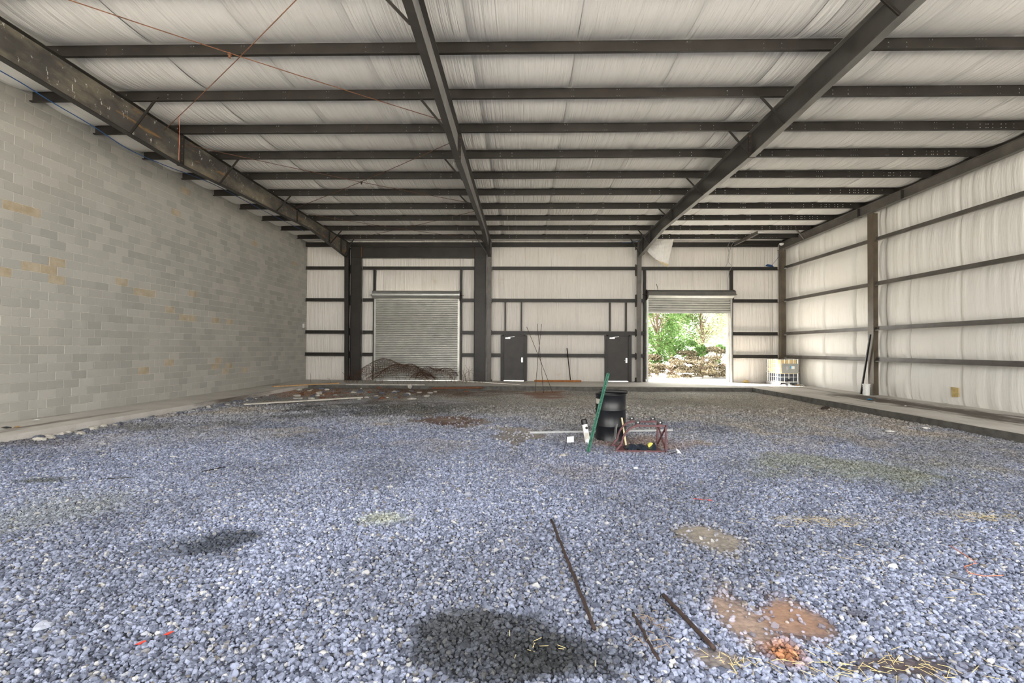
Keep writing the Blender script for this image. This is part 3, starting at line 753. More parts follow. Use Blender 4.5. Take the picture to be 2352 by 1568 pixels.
# ================================================================== doors
def slat_mesh(L_, h, depth, mat, n=5):
    m = MB(); P_ = np.zeros((2, n+2, 3))
    for j in range(n+1):
        t_ = j/n; P_[:, j, 1] = -depth*math.sin(math.pi*t_)**.7 if 0 < t_ < 1 else 0; P_[:, j, 2] = h*(1-t_)
    P_[:, n+1, 1] = .012; P_[:, n+1, 2] = .002
    P_[0, :, 0] = -L_/2; P_[1, :, 0] = L_/2
    return m.grid(P_)
def jamb(d, x, z0, z1, w_=.095, mat='steel', y0=24.00):
    m = MB(); m.box(x-w_/2, x+w_/2, y0, y0+.008, z0, z1); m.box(x-w_/2, x-w_/2+.006, y0, YB+.02, z0, z1); m.box(x+w_/2-.006, x+w_/2, y0, YB+.02, z0, z1)
    return m.build('jamb', M[mat], d)
def roller(name, x0, x1, ztop, zbot_, nsl, hood_mat, bigcoil):
    xc = (x0+x1)/2; d = thing(name, (xc, 24.05, 0), None, None); d['kind'] = 'structure'
    yc = 23.93
    h = (ztop-zbot_)/nsl; base_ = None
    for i in range(nsl):
        z = zbot_+h*i
        if base_ is None:
            base_ = slat_mesh(x1-x0+.02, h, .02 if not bigcoil else .035, None).build('slat', M['galv'], d, smooth=True, origin=(0, 0, 0))
            WL[base_.name] = np.array([xc, yc, z]); base_.location = WL[base_.name]-WL[d.name]
        else: put('slat', base_.data, (xc, yc, z), d)
    MB().box(x0, x1, yc-.03, yc+.02, zbot_-.05, zbot_+.01).build('bottom_bar', M['galv'], d)
    for s_, x in ((-1, x0-.03), (1, x1+.03)):
        m = MB(); m.box(x-.045, x+.045, yc-.05, yc-.042, 0, ztop+.02); m.box(x-.045, x+.045, yc+.035, yc+.043, 0, ztop+.02); m.box(x+s_*.037, x+s_*.045, yc-.042, yc+.035, 0, ztop+.02)
        m.build('guide', M['galv'], d)
        jamb(d, x+s_*.09, 0, GZ[3]-.08)
        m = MB(); m.box(x+s_*.05, x+s_*.062, yc-.22, yc+.06, ztop-.10, ztop+.40); br = m.build('bracket', M['darkrust'], d)
        m = MB(); m.lathe((x+s_*.062, yc-.08, ztop+.18), [(0, 0), (.03, 0), (.03, s_*.12), (.012, s_*.12), (.012, s_*.2), (0, s_*.2)], 8, 'x'); m.build('axle', M['darkrust'], br)
    m = MB()
    r_ = .20
    if not bigcoil:
        prof = [(yc-.10+r_*math.cos(a), ztop+.19+r_*math.sin(a)) for a in np.linspace(math.radians(-100), math.radians(-300), 22)]
        Pq = np.zeros((2, len(prof), 3)); Pq[0, :, 0] = x0-.12; Pq[1, :, 0] = x1+.10
        for j, q in enumerate(prof): Pq[:, j, 1:] = q
        m.grid(Pq); m.build('hood', M[hood_mat], d, smooth=True)
        MB().lathe((x0-.1, yc-.10, ztop+.19), [(0, 0), (.16, 0), (.16, x1-x0+.18), (0, x1-x0+.18)], 24, 'x').build('coil', M['galv'], d, smooth=True)
    else:
        MB().lathe((x0-.03, yc-.08, ztop+.16), [(0, 0), (.19, 0), (.19, x1-x0+.12), (0, x1-x0+.12)], 14, 'x').build('coil', M['galv'], d)
        poly = [(yc-.30, ztop+.12), (yc-.27, ztop+.30), (yc-.18, ztop+.38), (yc+.05, ztop+.38), (yc+.05, ztop+.36), (yc-.17, ztop+.36), (yc-.255, ztop+.29), (yc-.285, ztop+.12)]
        MB().prism(poly, 'x', x0-.02, x1+.16).build('hood', M[hood_mat], d)
    return d
roller('door_1', -7.27, -3.20, 4.02, .058, 44, 'hood', False)
roller('door_2', 6.06, 10.03, 4.08, 3.40, 6, 'darkhood', True)

def personnel(name, x0, x1, zt, studs):
    d = thing(name, ((x0+x1)/2, 24.1, 0), None, None); d['kind'] = 'structure'
    m = MB(); m.box(x0-.05, x0+.03, 24.02, 24.30, 0, zt); m.box(x1-.03, x1+.05, 24.02, 24.30, 0, zt); m.box(x0-.05, x1+.05, 24.02, 24.30, zt-.04, zt+.03)
    m.build('door_frame', M['steel'], d)
    lf = MB().box(x0+.02, x1-.02, 24.09, 24.135, .035, zt-.03).build('leaf', M['paint_door'], d)
    # closer at the hinge side, lever at the other
    m = MB(); m.box(x0+.10, x0+.34, 24.03, 24.09, zt-.17, zt-.11); cl = m.build('closer', M['silver'], lf)
    MB().bar((x0+.24, 24.04, zt-.10), (x0+.55, 24.05, zt-.065), .02, .012).build('closer_arm', M['silver'], lf)
    m = MB(); m.box(x1-.155, x1-.075, 24.075, 24.09, .93, 1.16); pl_ = m.build('lock_plate', M['silver'], lf)
    m = MB(); m.tube([(x1-.115, 24.075, 1.04), (x1-.115, 24.03, 1.04), (x1-.135, 24.02, 1.04), (x1-.24, 24.02, 1.035)], .012, 8); m.build('lever', M['silver'], lf, smooth=True)
    for x in studs:
        m = MB(); m.box(x-.035, x+.035, 24.04, 24.05, GZ[1]+.10, GZ[2]-.08); m.box(x-.035, x-.029, 24.05, 24.2, GZ[1]+.10, GZ[2]-.08); m.build('stud', M['steel'], d)
    for x in (x0-.09, x1+.09):
        m = MB(); m.box(x-.04, x+.04, 24.03, 24.04, 0, zt); m.box(x-.04, x-.034, 24.04, 24.22, 0, zt); m.build('stud', M['steel'], d)
personnel('door_3', -.98, .06, 2.25, (-.89, -.097))
personnel('door_4', 4.13, 5.17, 2.27, (4.247, 5.035))

# ================================================================== the drum and the scrap round it
G = lambda x, y: float(gz(np.array(x), np.array(y)))
bx, by = 1.73, 9.72; bz = G(bx, by)-.02; R_ = .292
t = thing('oil_drum', (bx, by, bz), 'black steel drum standing on the gravel', 'drum')
prof = [(0, .012), (R_-.02, .012), (R_-.01, 0), (R_+.006, .004), (R_+.006, .018), (R_, .028), (R_, .29), (R_+.012, .305), (R_+.012, .318), (R_, .333), (R_, .60), (R_+.012, .615), (R_+.012, .628), (R_, .643), (R_, .905), (R_+.008, .913), (R_+.008, .928), (R_-.006, .930), (R_-.012, .915), (R_-.014, .06), (0, .06)]
MB().lathe((bx, by, bz), prof, 48).build('shell', M['barrel'], t, smooth=True)
m = MB(); a0, a1 = math.radians(186), math.radians(222); n = 10; Pq = np.zeros((n, 2, 3))
for i in range(n):
    a = a0+(a1-a0)*i/(n-1); Pq[i, :, 0] = bx+(R_+.002)*math.cos(a); Pq[i, :, 1] = by+(R_+.002)*math.sin(a); Pq[i, 0, 2] = bz+.735; Pq[i, 1, 2] = bz+.835
o = m.grid(Pq).build('sticker', M['palewood'], t, smooth=True); o['label'] = 'pale faded sticker'
# pipe across its mouth
pa = at(1379, 906, Y=9.86); pb = at(1441, 909, Y=9.62); zt_ = bz+.93+.034
tag(MB().tube([(pa[0], 9.86, zt_), (pb[0], 9.62, zt_)], .034, 16).build('rubber_pipe', M['black']), 'black round pipe lying across the mouth of the drum', 'pipe')
# green post leaning
g0 = at(1349, 1040, Z=-.18); z0 = G(g0[0], g0[1])-.02
drm = np.array([.72, .96]); drm /= np.linalg.norm(drm)
best = min(np.linspace(.8, 2.2, 400), key=lambda s: abs(at(1397, 857, Y=g0[1]+drm[0]*s)[2]-(z0+drm[1]*s)))
g1 = at(1397, 857, Y=g0[1]+drm[0]*best)
post = thing('fence_post', (g0[0], g0[1], z0), 'green painted steel fence post leaning on the drum', 'post')
A_ = np.array([g0[0], g0[1], z0]); B_ = np.array(g1)
m = MB(); m.bar(A_, B_, .06, .006, (0, 1, 0)); m.bar(A_+[0, -.022, .0], B_+[0, -.022, 0], .006, .04, (0, 1, 0)); m.build('blade', M['green'], post)
for s in np.linspace(.08, .95, 16):
    q = A_*(1-s)+B_*s; MB().box(q[0]-.011, q[0]+.011, q[1]-.056, q[1]-.040, q[2]-.009, q[2]+.009).build('stud', M['green'], post)
# white tube with a black cap
p0 = np.array([1.235, 9.28, G(1.235, 9.28)-.01]); p1 = np.array([1.155, 9.36, .27]); d_ = p1-p0
t = thing('cut_pipe', tuple(p0), 'short white pipe with black cap standing tilted left of the drum', 'pipe')
MB().tube([p0, p0+d_*.80], .052, 18).build('tube', M['white'], t, smooth=False)
MB().tube([p0+d_*.78, p0+d_*.95, p0+d_*1.0], [.058, .060, .045], 18).build('cap', M['black'], t)
q = p0+d_*.66; MB().lathe((q[0]+.02, q[1]-.052, q[2]), [(0, 0), (.026, 0), (.026, -.006), (0, -.006)], 14, 'y').build('port', M['black'], t)
MB().box(p0[0]+d_[0]*.3-.035, p0[0]+d_[0]*.3+.03, p0[1]+d_[1]*.3-.057, p0[1]+d_[1]*.3-.052, p0[2]+.09, p0[2]+.22).build('paper_label', M['palewood'], t)
# grey conduit behind the drum
a = at(1217, 1003, Z=-.18); b = at(1545, 986, Z=-.18)
y0, y1 = 10.14, 10.60
pa = at(1217, 1003, Y=y0)[0]; pb = at(1545, 986, Y=y1)[0]
pts = [(pa+(pb-pa)*s, y0+(y1-y0)*s, max(G(pa+(pb-pa)*s, y0+(y1-y0)*s), -.2)+.03) for s in np.linspace(0, 1, 6)]
zl = max(p[2] for p in pts); pts = [(p[0], p[1], zl) for p in pts]
tag(MB().tube(pts, .028, 12).build('conduit_pipe', M['conduit']), 'long grey plastic conduit lying on gravel behind the drum', 'pipe')
# maroon drum cradle on its back, wheels up
t = thing('drum_cradle', (2.0, 8.75, -.18), 'maroon steel drum cradle lying wheels up on the gravel', 'cradle')
near, far_ = 8.50, 8.98; zb_ = -.155
def cradle_side(y, xl, xr, zt2):
    top = zt2; xc_ = xl+.40
    pts = [(xl, y, zb_)]
    pts += [(xl+.40-.30*math.cos(math.radians(a_)), y, zb_+.08+(top-zb_-.08)*math.sin(math.radians(a_))) for a_ in np.linspace(8, 90, 10)]
    pts += [(xr, y, top)]
    m = MB()
    for p_, q_ in zip(pts[:-1], pts[1:]): m.bar(p_, q_, .03, .03, (0, 1, 0))
    m.build('arch_rail', M['maroon'], t)
    MB().bar((xr, y, top+.014), (xr, y, zb_-.015), .03, .03, (0, 1, 0)).build('upright', M['maroon'], t)
    MB().bar((xl+.02, y, zb_), (xr, y, zb_), .03, .03).build('bottom_rail', M['maroon'], t)
cradle_side(near, 1.60, 2.46, .285); cradle_side(far_, 1.62, 2.45, .285)
for x in (1.74, 2.36): MB().bar((x, near, zb_+.004), (x, far_, zb_+.004), .10, .012).build('cross_plate', M['maroon'], t)
MB().bar((2.455, near, .25), (2.45, far_, -.12), .022, .022).build('end_brace', M['maroon'], t)
MB().bar((2.455, near, -.12), (2.45, far_, .25), .022, .022).build('end_brace', M['maroon'], t)
for x, y in ((1.98, near), (2.36, near), (1.98, far_), (2.36, far_)):
    o = MB().lathe((x, y-.014, .345), [(0, 0), (.030, 0), (.046, .006), (.046, .024), (.030, .03), (0, .03)], 18, 'y').build('wheel', M['black'], t, smooth=False)
    MB().lathe((x, y-.022, .345), [(0, 0), (.014, 0), (.014, .01), (0, .01)], 10, 'y').build('hub', M['conduit'], o)
    MB().box(x-.03, x+.03, y-.02, y+.02, .295, .315).build('axle_block', M['maroon'], t)
# tarp, cap, sheet, stake inside the cradle
nx, ny = 16, 8; Pq = np.zeros((nx, ny, 3))
for i in range(nx):
    for j in range(ny):
        u, v = i/(nx-1), j/(ny-1)
        x = 1.78+.55*u; y = 8.60+.30*v
        Pq[i, j] = (x, y, -.145+.075*math.sin(math.pi*u)*math.sin(math.pi*v)*(1.2-.8*u)+.018*math.sin(19*u+5*v)+.10*max(0, u-.82)*5*math.sin(math.pi*v))
tag(MB().grid(Pq).build('tarp_scrap', M['tarp'], smooth=True), 'dark blue black crumpled tarp scrap lying within the maroon cradle', 'tarp')
c = at(1498, 1016, Y=8.72); tag(MB().lathe((c[0]-.02, 8.72, -.10), [(0, 0), (.05, 0), (.055, .03), (.05, .06), (.03, .09), (0, .10)], 16, 'y').build('yellow_cap', M['yellow']), 'yellow plastic cap beside the tarp in the maroon cradle', 'cap')
m = MB(); m.bar((1.70, 9.18, -.17), (1.76, 9.30, .16), .24, .006, (1, 0, 0)); tag(m.build('metal_sheet', M['sheetgrey']), 'bent grey metal sheet leaning on the drum behind the cradle', 'sheet')
s0 = at(1439, 1018, Y=8.86); s1 = at(1428, 959, Y=9.16)
m = MB(); m.bar((s0[0], 8.86, -.18), s1, .028, .018); tag(m.build('wooden_stake', M['stake']), 'pale wooden stake propped upright between drum and cradle', 'stake')
# survey flags
def flag(stem, lab, quad_):
    t = thing('marker_flag', stem[0], lab, 'marker flag', 'white marker flags')
    MB().tube(stem, .006, 6).build('stem', M['black'], t)
    m = MB(); Q = np.array(quad_); n_ = np.cross(Q[1]-Q[0], Q[3]-Q[0]); n_ = n_/np.linalg.norm(n_)*.0015
    m.add(list(Q-n_)+list(Q+n_), [(0,1,2,3),(7,6,5,4),(0,4,5,1),(1,5,6,2),(2,6,7,3),(3,7,4,0)]); m.build('flag', M['white'], t)
a = at(1294, 1036, Z=-.18); e1 = at(1302, 1003, Y=a[1]+.05)
b1, b2, b3 = at(1318, 1001.5, Y=a[1]+.03), at(1318, 1015, Y=a[1]+.03), at(1302, 1016, Y=a[1]+.05)
flag([(a[0], a[1], -.2), at(1300, 1017, Y=a[1]+.05), e1], 'white marker flag standing on its wire stem left of the drum', [e1, b1, b2, b3])
a = at(1537, 1043, Z=-.17); b = at(1556, 1037, Z=-.10)
flag([(a[0], a[1], -.165), b], 'white marker flag tipped over beside the maroon cradle', [at(1553, 1030, Y=8.55), at(1559, 1033, Y=8.5), at(1571, 1048, Y=8.42), at(1557, 1043, Y=8.44)])

# ================================================================== iron and timber lying about
def wob(p, q, r, n=14, amp=.01, seed=0, lift=0.):
    rr = random.Random(seed); pts = []
    for s in np.linspace(0, 1, n):
        x = p[0]+(q[0]-p[0])*s; y = p[1]+(q[1]-p[1])*s
        pts.append((x+rr.uniform(-amp, amp), y+rr.uniform(-amp, amp), G(x, y)+r*1.4+.010+lift))
    return MB().tube(pts, r, 8)
def ground_rod(px0, px1, r, label, mat='darkrust', amp=.006, seed=0, name='rebar', cat='rebar', group='rods lying on the gravel'):
    a = at(*px0, Z=-.17); b = at(*px1, Z=-.17)
    m = wob(a, b, r, 18, amp, seed)
    if r > .008:
        for s in np.arange(.02, .99, .03):
            q = np.array(m.v[int(s*17)*8:int(s*17)*8+8]).mean(0)
    return tag(m.build(name, M[mat], smooth=True), label, cat, group)
ground_rod((1267, 1195), (1366, 1457), .013, 'longest dark rusty rebar lying on the blue gravel', seed=1, amp=.005)
ground_rod((1453, 1418), (1512, 1526), .009, 'short thin rusty rebar lying between two longer bars on gravel', seed=2)
ground_rod((1524, 1376), (1641, 1502), .014, 'stout dark bar beside the tan dirt patch on the gravel', seed=3, amp=.002)
ground_rod((233, 1100), (306, 1096), .007, 'thin dark rod with a blue end on open gravel', 'black', .002, 4)
ground_rod((464, 1083), (518, 1072), .007, 'thin dark rod lying slanted alone on open gravel', 'black', .002, 5)
ground_rod((1592, 1143), (1636, 1148), .004, 'thin red plastic stick on the gravel', 'redplastic', .001, 6, 'plastic_stick', 'stick')
ground_rod((2152, 1318), (2235, 1338), .010, 'short grey stick half buried near the orange string', 'darkstone', .004, 7, 'stick', 'stick')
# three rods crossing in the pit
for i, (bpx, tpx, yb_, yt_) in enumerate((((1229, 897), (1244, 744), 20.35, 20.5), ((1249, 898), (1234, 743), 20.40, 20.45), ((1270, 897), (1209.5, 750), 20.45, 20.4))):
    b = at(*bpx, Y=yb_); tt = at(*tpx, Y=yt_)
    b = (b[0], yb_, G(b[0], yb_)-.05); md_ = (np.array(b)+np.array(tt))/2+np.array([.02*(i-1), 0, 0])
    tag(MB().tube([b, md_, tt], .011, 6).build('standing_rebar', M['darkrust']), ['upright rusty rebar leaning slightly right out of the pit', 'upright rusty rebar leaning slightly left out of the pit', 'rusty rebar slanting most steeply left out of the pit'][i], 'rebar', 'rebars standing in the pit')
a = at(1306, 874, Z=.0); tp = at(1302, 799, Y=24.02)
tag(MB().bar((a[0]+.02, 23.78, 0.0), (tp[0], 23.97, tp[2]), .05, .02).build('iron_bar', M['black']), 'dark flat bar leaning against the lowest girt between the two doors', 'bar')
x0, x1 = at(1227, 873, Y=23.7)[0], at(1335, 873, Y=23.7)[0]
m = MB(); m.box(x0, x1, 23.62, 23.63, .004, .09); m.box(x0, x1, 23.63, 23.70, .004, .012); m.box(x0, x1, 23.63, 23.70, .082, .09)
tag(m.build('rusty_channel', M['orange']), 'rusty orange steel channel on the slab below the white back wall', 'channel')
a, b = at(636, 886, Z=.02), at(767, 879.5, Z=.02)
tag(MB().bar((max(a[0], XL+.25), a[1]-.3, .022), (b[0]+.2, min(b[1], 23.4), .022), .14, .04).build('timber_plank', M['wood']), 'tan timber plank on the slab corner by the block wall', 'plank')
tag(MB().bar((-3.9, 20.72, -.10), (-1.72, 20.74, -.06), .06, .08).build('rusty_angle', M['rust']), 'long rusty steel bar lying along the back slab edge', 'bar')
a, b = at(560, 930, Z=-.16), at(832, 913.5, Z=-.16)
a = (max(a[0], SLAB_L+.1), a[1], 0)
k = [G(a[0]+(b[0]-a[0])*s, a[1]+(b[1]-a[1])*s) for s in (0, .5, 1)]
tag(MB().bar((a[0], a[1], max(k)+.03), (b[0], b[1], max(k)+.03), .14, .04).build('weathered_board', M['palewood']), 'long pale weathered board lying on the gravel before the debris', 'board')
a, b = at(800, 890, Z=-.1), at(1000, 893, Z=-.1)
tag(MB().bar((-7.6, 20.9, .03), (-4.2, 20.95, .03), .20, .05).build('grey_beam', M['rubble']), 'grey weathered beam along the slab edge under the wire mesh', 'beam')

def lump(name, mat, c, r, seed, lab, cat, group=None, sq=(1, 1, .7)):
    rr = np.random.default_rng(seed); m = MB(); nu, nv = 7, 10; V = []
    ph = rr.random(6)*6.28
    for i in range(nu):
        th = math.pi*i/(nu-1)
        for j in range(nv):
            a = 2*math.pi*j/nv; d0 = np.array([math.sin(th)*math.cos(a), math.sin(th)*math.sin(a), math.cos(th)])
            k_ = 1+.16*math.sin(3*d0[0]+ph[0])+.14*math.sin(4*d0[1]+ph[1])+.12*math.sin(4*d0[2]+ph[2])
            V.append(np.array(c)+d0*k_*r*np.array(sq))
    F = [(i*nv+j, (i+1)*nv+j, (i+1)*nv+(j+1) % nv, i*nv+(j+1) % nv) for i in range(nu-1) for j in range(nv)]
    m.add(V, F); return tag(m.build(name, M[mat]), lab, cat, group)
def gl(px, py, r, mat, seed, lab, name='stone', cat='stone', group=None, sq=(1, .9, .65)):
    q = at(px, py, Z=-.17); return lump(name, mat, (q[0], q[1], G(q[0], q[1])+r*.3), r, seed, lab, cat, group, sq)
gl(100, 1437, .048, 'stone', 1, 'largest pale grey stone on the near blue gravel')
gl(137, 1474, .032, 'darkstone', 2, 'dark blue stone just below the largest pale stone')
gl(1460, 1074, .034, 'white', 3, 'white round stone on the gravel before the cradle')
gl(1292, 1045, .05, 'rubble', 4, 'grey stone at the foot of the standing marker flag')
gl(1075, 1135, .05, 'stone', 5, 'pale flat stone alone on the mid gravel')
gl(865, 1135, .05, 'stone', 8, 'pale stone on the mid gravel beside the yellowish patch')
gl(2050, 1300, .035, 'white', 9, 'small white stone near the straw on the right gravel')
gl(1895, 938, .10, 'darkrust', 11, 'dark rubble lump where gravel meets the right slab', 'rubble_lump', 'rubble', None, (1.6, .8, .5))
for i in range(44):                                            # broken concrete along the left slab edge
    s = random.random(); px = 60+s*560; py = 1005-s*108+random.uniform(2, 16)
    q = at(px, py, Z=-.15); r = random.uniform(.03, .085)
    if q[0] < SLAB_L+.06: q = (SLAB_L+.08+random.random()*.2, q[1], q[2])
    cm = 'rubble' if random.random() < .75 else 'darkstone'
    lump('concrete_chunk', cm, (q[0], q[1], G(q[0], q[1])+r*.25), r, 50+i, ('pale' if cm == 'rubble' else 'dark')+' broken concrete chunk along the foot of the left slab edge', 'rubble', 'concrete chunks by the left slab', (1.2, 1, .6))
for i in range(60):                                            # debris heap at the back left
    px = random.gauss(800, 110); py = random.uniform(893, 912)
    q = at(px, py, Z=-.1); r = random.uniform(.03, .10)
    if q[1] > SLAB_B-.12 or q[0] < SLAB_L+.15: q = (max(q[0], SLAB_L+.2), min(q[1], SLAB_B-.15), 0)
    lump('rubble_chunk', ('rubble', 'rubble', 'darkstone', 'rust')[i % 4], (q[0], q[1], G(q[0], q[1])+r*.25), r, 150+i, ('pale', 'pale', 'dark', 'rusty brown')[i % 4]+' rubble chunk in the debris before the wire mesh', 'rubble', 'debris before the wire mesh', (1.3, 1, .55))
q = at(928, 893, Z=-.05); lump('concrete_block_piece', 'palewood', (q[0], 20.68, -.02), .10, 77, 'pale upright concrete piece at slab edge before the wire mesh', 'rubble', None, (.8, .8, 1.3))
# red plastic scraps
for px, py, s, lb in ((322, 1475, .03, 'nearer to'), (386, 1453, .028, 'farther from')):
    q = at(px, py, Z=-.16); z = G(q[0], q[1])+.018
    m = MB(); m.add([(q[0]-s, q[1]-.008, z), (q[0], q[1]-.012, z+.006), (q[0]+s, q[1]+.012, z+.012), (q[0]+s*.4, q[1]+.02, z+.012), (q[0]-s*.5, q[1]+.01, z+.004), (q[0], q[1], z-.004)], [(0,1,4),(1,3,4),(1,2,3),(0,5,1),(1,5,2),(2,5,3),(3,5,4),(4,5,0)])
    tag(m.build('plastic_scrap', M['redplastic']), 'small bright red plastic scrap, the one %s the largest pale stone' % lb, 'scrap', 'red plastic scraps')
# orange string
pts = []
for px, py in ((2180, 1253), (2225, 1280), (2243, 1293), (2215, 1300), (2225, 1315), (2262, 1322), (2304, 1320)):
    q = at(px, py, Z=-.16); pts.append((q[0], q[1], G(q[0], q[1])+.022))
pp = []
for i in range(len(pts)-1):
    for s in np.linspace(0, 1, 6, endpoint=False): pp.append(tuple(np.array(pts[i])*(1-s)+np.array(pts[i+1])*s))
tag(MB().tube(pp+[pts[-1]], .0028, 5).build('orange_string', M['string'], smooth=True), 'orange string curling over the right hand gravel', 'string')
# straw, twigs
m = MB()
for cx, cy, sx_, sy_, n_, ln in ((1900, 1200, 140, 14, 70, .09), (2260, 1190, 80, 14, 45, .09), (2000, 1535, 230, 34, 85, .09), (1700, 1530, 80, 20, 25, .07), (2200, 1350, 60, 40, 14, .08), (1850, 1090, 200, 60, 20, .08), (1250, 1500, 100, 40, 10, .06), (1960, 1280, 120, 30, 18, .08)):
    for i in range(n_):
        q = at(random.gauss(cx, sx_*.55), min(1566, random.gauss(cy, sy_*.55)), Z=-.16); a = random.uniform(0, 6.28); l = ln*random.uniform(.4, 1.1)
        dx, dy = math.cos(a)*l/2, math.sin(a)*l/2; z = G(q[0], q[1])+.024
        m.bar((q[0]-dx, q[1]-dy, z+random.uniform(-.004, .02)), (q[0]+dx, q[1]+dy, z+random.uniform(-.004, .02)), .0022, .0018)
tag(m.build('straw', M['straw']), 'dry yellow straw scattered over the right hand gravel', 'straw', kind='stuff')
m = MB()
for i in range(26):
    q = at(random.gauss(1500, 20), random.gauss(1455, 28), Z=-.16); a = random.uniform(0, 6.28); l = random.uniform(.04, .12); z = G(q[0], q[1])+.025
    m.tube([(q[0], q[1], z), (q[0]+math.cos(a)*l*.5, q[1]+math.sin(a)*l*.5, z+.012), (q[0]+math.cos(a+.5)*l, q[1]+math.sin(a+.5)*l, z)], .0025, 4)
tag(m.build('twigs', M['bark']), 'small brown twigs between the rebars on the gravel', 'twigs', kind='stuff')

# rusty wire mesh sheets crumpled before the closed roller door
def wire_mesh(fn, nu, nv, r, name, lab):
    m = MB()
    for i in range(nu+1):
        m.tube([fn(i/nu, s) for s in np.linspace(0, 1, 18)], r, 4, False)
    for j in range(nv+1):
        m.tube([fn(s, j/nv) for s in np.linspace(0, 1, 26)], r, 4, False)
    return tag(m.build(name, M['wire']), lab, 'wire mesh', 'crumpled wire mesh sheets')
def hump(x0, x1, y0, y1, h, tilt, sd, skew=0.):
    def f(u, v):
        x = x0+(x1-x0)*u+.10*math.sin(9*v+sd+4*u)+skew*v; y = y0+(y1-y0)*v+.10*math.sin(7*u+sd+3*v)
        z = h*(.88+.16*math.sin(5.3*u+sd*2)+.07*math.sin(13*u+7*v))*(math.sin(math.pi*min(1, max(0, u*.92+.06)))**.6)*(math.sin(math.pi*min(.98, v*.75+.12))**.8)+.05*math.sin(11*u+sd)*math.sin(5*v+sd)+tilt*u
        return (x, y, max(.015, z))
    return f
wire_mesh(hump(-7.7, -4.15, 21.9, 23.6, 1.12, 0, 0.3), 30, 15, .0055, 'wire_mesh_sheet', 'rusty wire mesh sheet humped high before the closed roller door')
wire_mesh(hump(-7.2, -4.5, 22.2, 23.4, .85, .08, 2.3, .2), 24, 11, .0055, 'wire_mesh_sheet', 'rusty wire mesh sheet crumpled underneath the high humped one')
wire_mesh(hump(-5.0, -3.15, 21.8, 23.5, .82, .15, 4.1), 18, 15, .005, 'wire_mesh_sheet', 'lower rusty wire mesh sheet at the right end of the mesh heap')
m = MB()
for i in range(90):
    x = random.choice((random.gauss(-7.9, .55), random.gauss(-2.7, .5), random.uniform(-7.5, -3))); y = random.uniform(21.6, 23.4)
    l = random.uniform(.3, 1.0); a = random.uniform(0, 6.28); k = random.uniform(.2, .8)
    m.tube([(x, y, 0.005), (x+math.cos(a)*k*l*.4, y+math.sin(a)*k*l*.3, l*.6), (x+math.cos(a)*k*l, y+math.sin(a)*k*l*.6, l*random.uniform(.6, 1.))], .005, 4)
tag(m.build('loose_wires', M['wire']), 'loose rusty wires and dry stems round the wire mesh', 'wires', kind='stuff')

# ================================================================== right side
tx0, tx1, ty0, ty1 = 11.52, 12.44, 22.35, 23.45
t = thing('storage_tote', ((tx0+tx1)/2, (ty0+ty1)/2, 0), 'caged plastic liquid tote in the corner beside the open roller door', 'tote')
z0 = .15
m = MB()
for x in (tx0, (tx0+tx1)/2-.05, tx1-.10): m.box(x, x+.10, ty0, ty1, .0, .11)
m.box(tx0, tx1, ty0, ty1, .11, .145); m.build('pallet', M['conduit'], t)
def rbox(m, x0, x1, y0, y1, z0_, z1, r, mi=0):
    poly = [(x0+r, y0), (x1-r, y0), (x1, y0+r), (x1, y1-r), (x1-r, y1), (x0+r, y1), (x0, y1-r), (x0, y0+r)]
    return m.prism(poly, 'z', z0_, z1, mi)
MB_ = MB(); rbox(MB_, tx0+.04, tx1-.04, ty0+.04, ty1-.04, .15, .52, .07); o = MB_.build('tank_bottom', M['tanklow'], t); o['label'] = 'dark lower tank with liquid'
MB_ = MB(); rbox(MB_, tx0+.04, tx1-.04, ty0+.04, ty1-.04, .521, 1.15, .07); o = MB_.build('tank_top', M['tank'], t); o['label'] = 'amber upper tank'
MB().lathe(((tx0+tx1)/2, (ty0+ty1)/2, 1.15), [(.16, 0), (.16, .05), (0, .05)], 20).build('fill_cap', M['black'], t)
for i in range(6):
    z = .18+.98*i/5
    m = MB(); m.tube([(tx0, ty0, z), (tx1, ty0, z), (tx1, ty1, z), (tx0, ty1, z), (tx0, ty0, z)], .012, 6); m.build('cage_ring', M['silver'], t)
for x in np.linspace(tx0+.08, tx1-.08, 5):
    for y in (ty0, ty1): MB().tube([(x, y-.0, .14), (x, y, 1.18)], .011, 6).build('cage_bar', M['silver'], t)
for y in np.linspace(ty0+.1, ty1-.1, 6):
    for x in (tx0, tx1): MB().tube([(x, y, .14), (x, y, 1.18)], .011, 6).build('cage_bar', M['silver'], t)
pn = MB().box(tx0+.13, tx1-.07, ty0-.026, ty0-.018, .54, .98).build('label_panel', M['hood'], t)
MB().box(tx0+.50, tx0+.54, ty0-.029, ty0-.026, .77, .88).build('teal_print', M['cyan'], pn)
MB().box(tx0+.32, tx0+.42, ty0-.029, ty0-.026, .70, .86).build('grey_print', M['conduit'], pn)
MB().box(tx0+.56, tx0+.70, ty0-.029, ty0-.026, .74, .87).build('white_print', M['white'], pn)
m = MB(); m.lathe(((tx0+tx1)/2, ty0-.07, .24), [(0, 0), (.05, 0), (.05, .1), (0, .1)], 12, 'y'); m.build('valve', M['black'], t)
tag(lump('tan_bag', 'cardboard', (10.75, 23.85, .06), .10, 301, 'crumpled tan bag on the slab by the back wall near the tote', 'bag', None, (1.5, .8, .8)))
for i, (x, y, mt) in enumerate(((11.62, 22.12, 'white'), (11.95, 22.16, 'conduit'), (12.25, 22.15, 'wood'), (12.42, 22.10, 'palewood'))):
    lump('debris_piece', mt, (x, y, .035), .055, 320+i, ['white lump of debris before the tote', 'grey lump of debris before the tote', 'tan lump of debris before the tote', 'pale lump of debris before the tote'][i], 'debris', 'debris before the tote', (1.5, .8, .6))
a = at(1975, 904, Z=0); b = at(1994, 768, X=12.40)
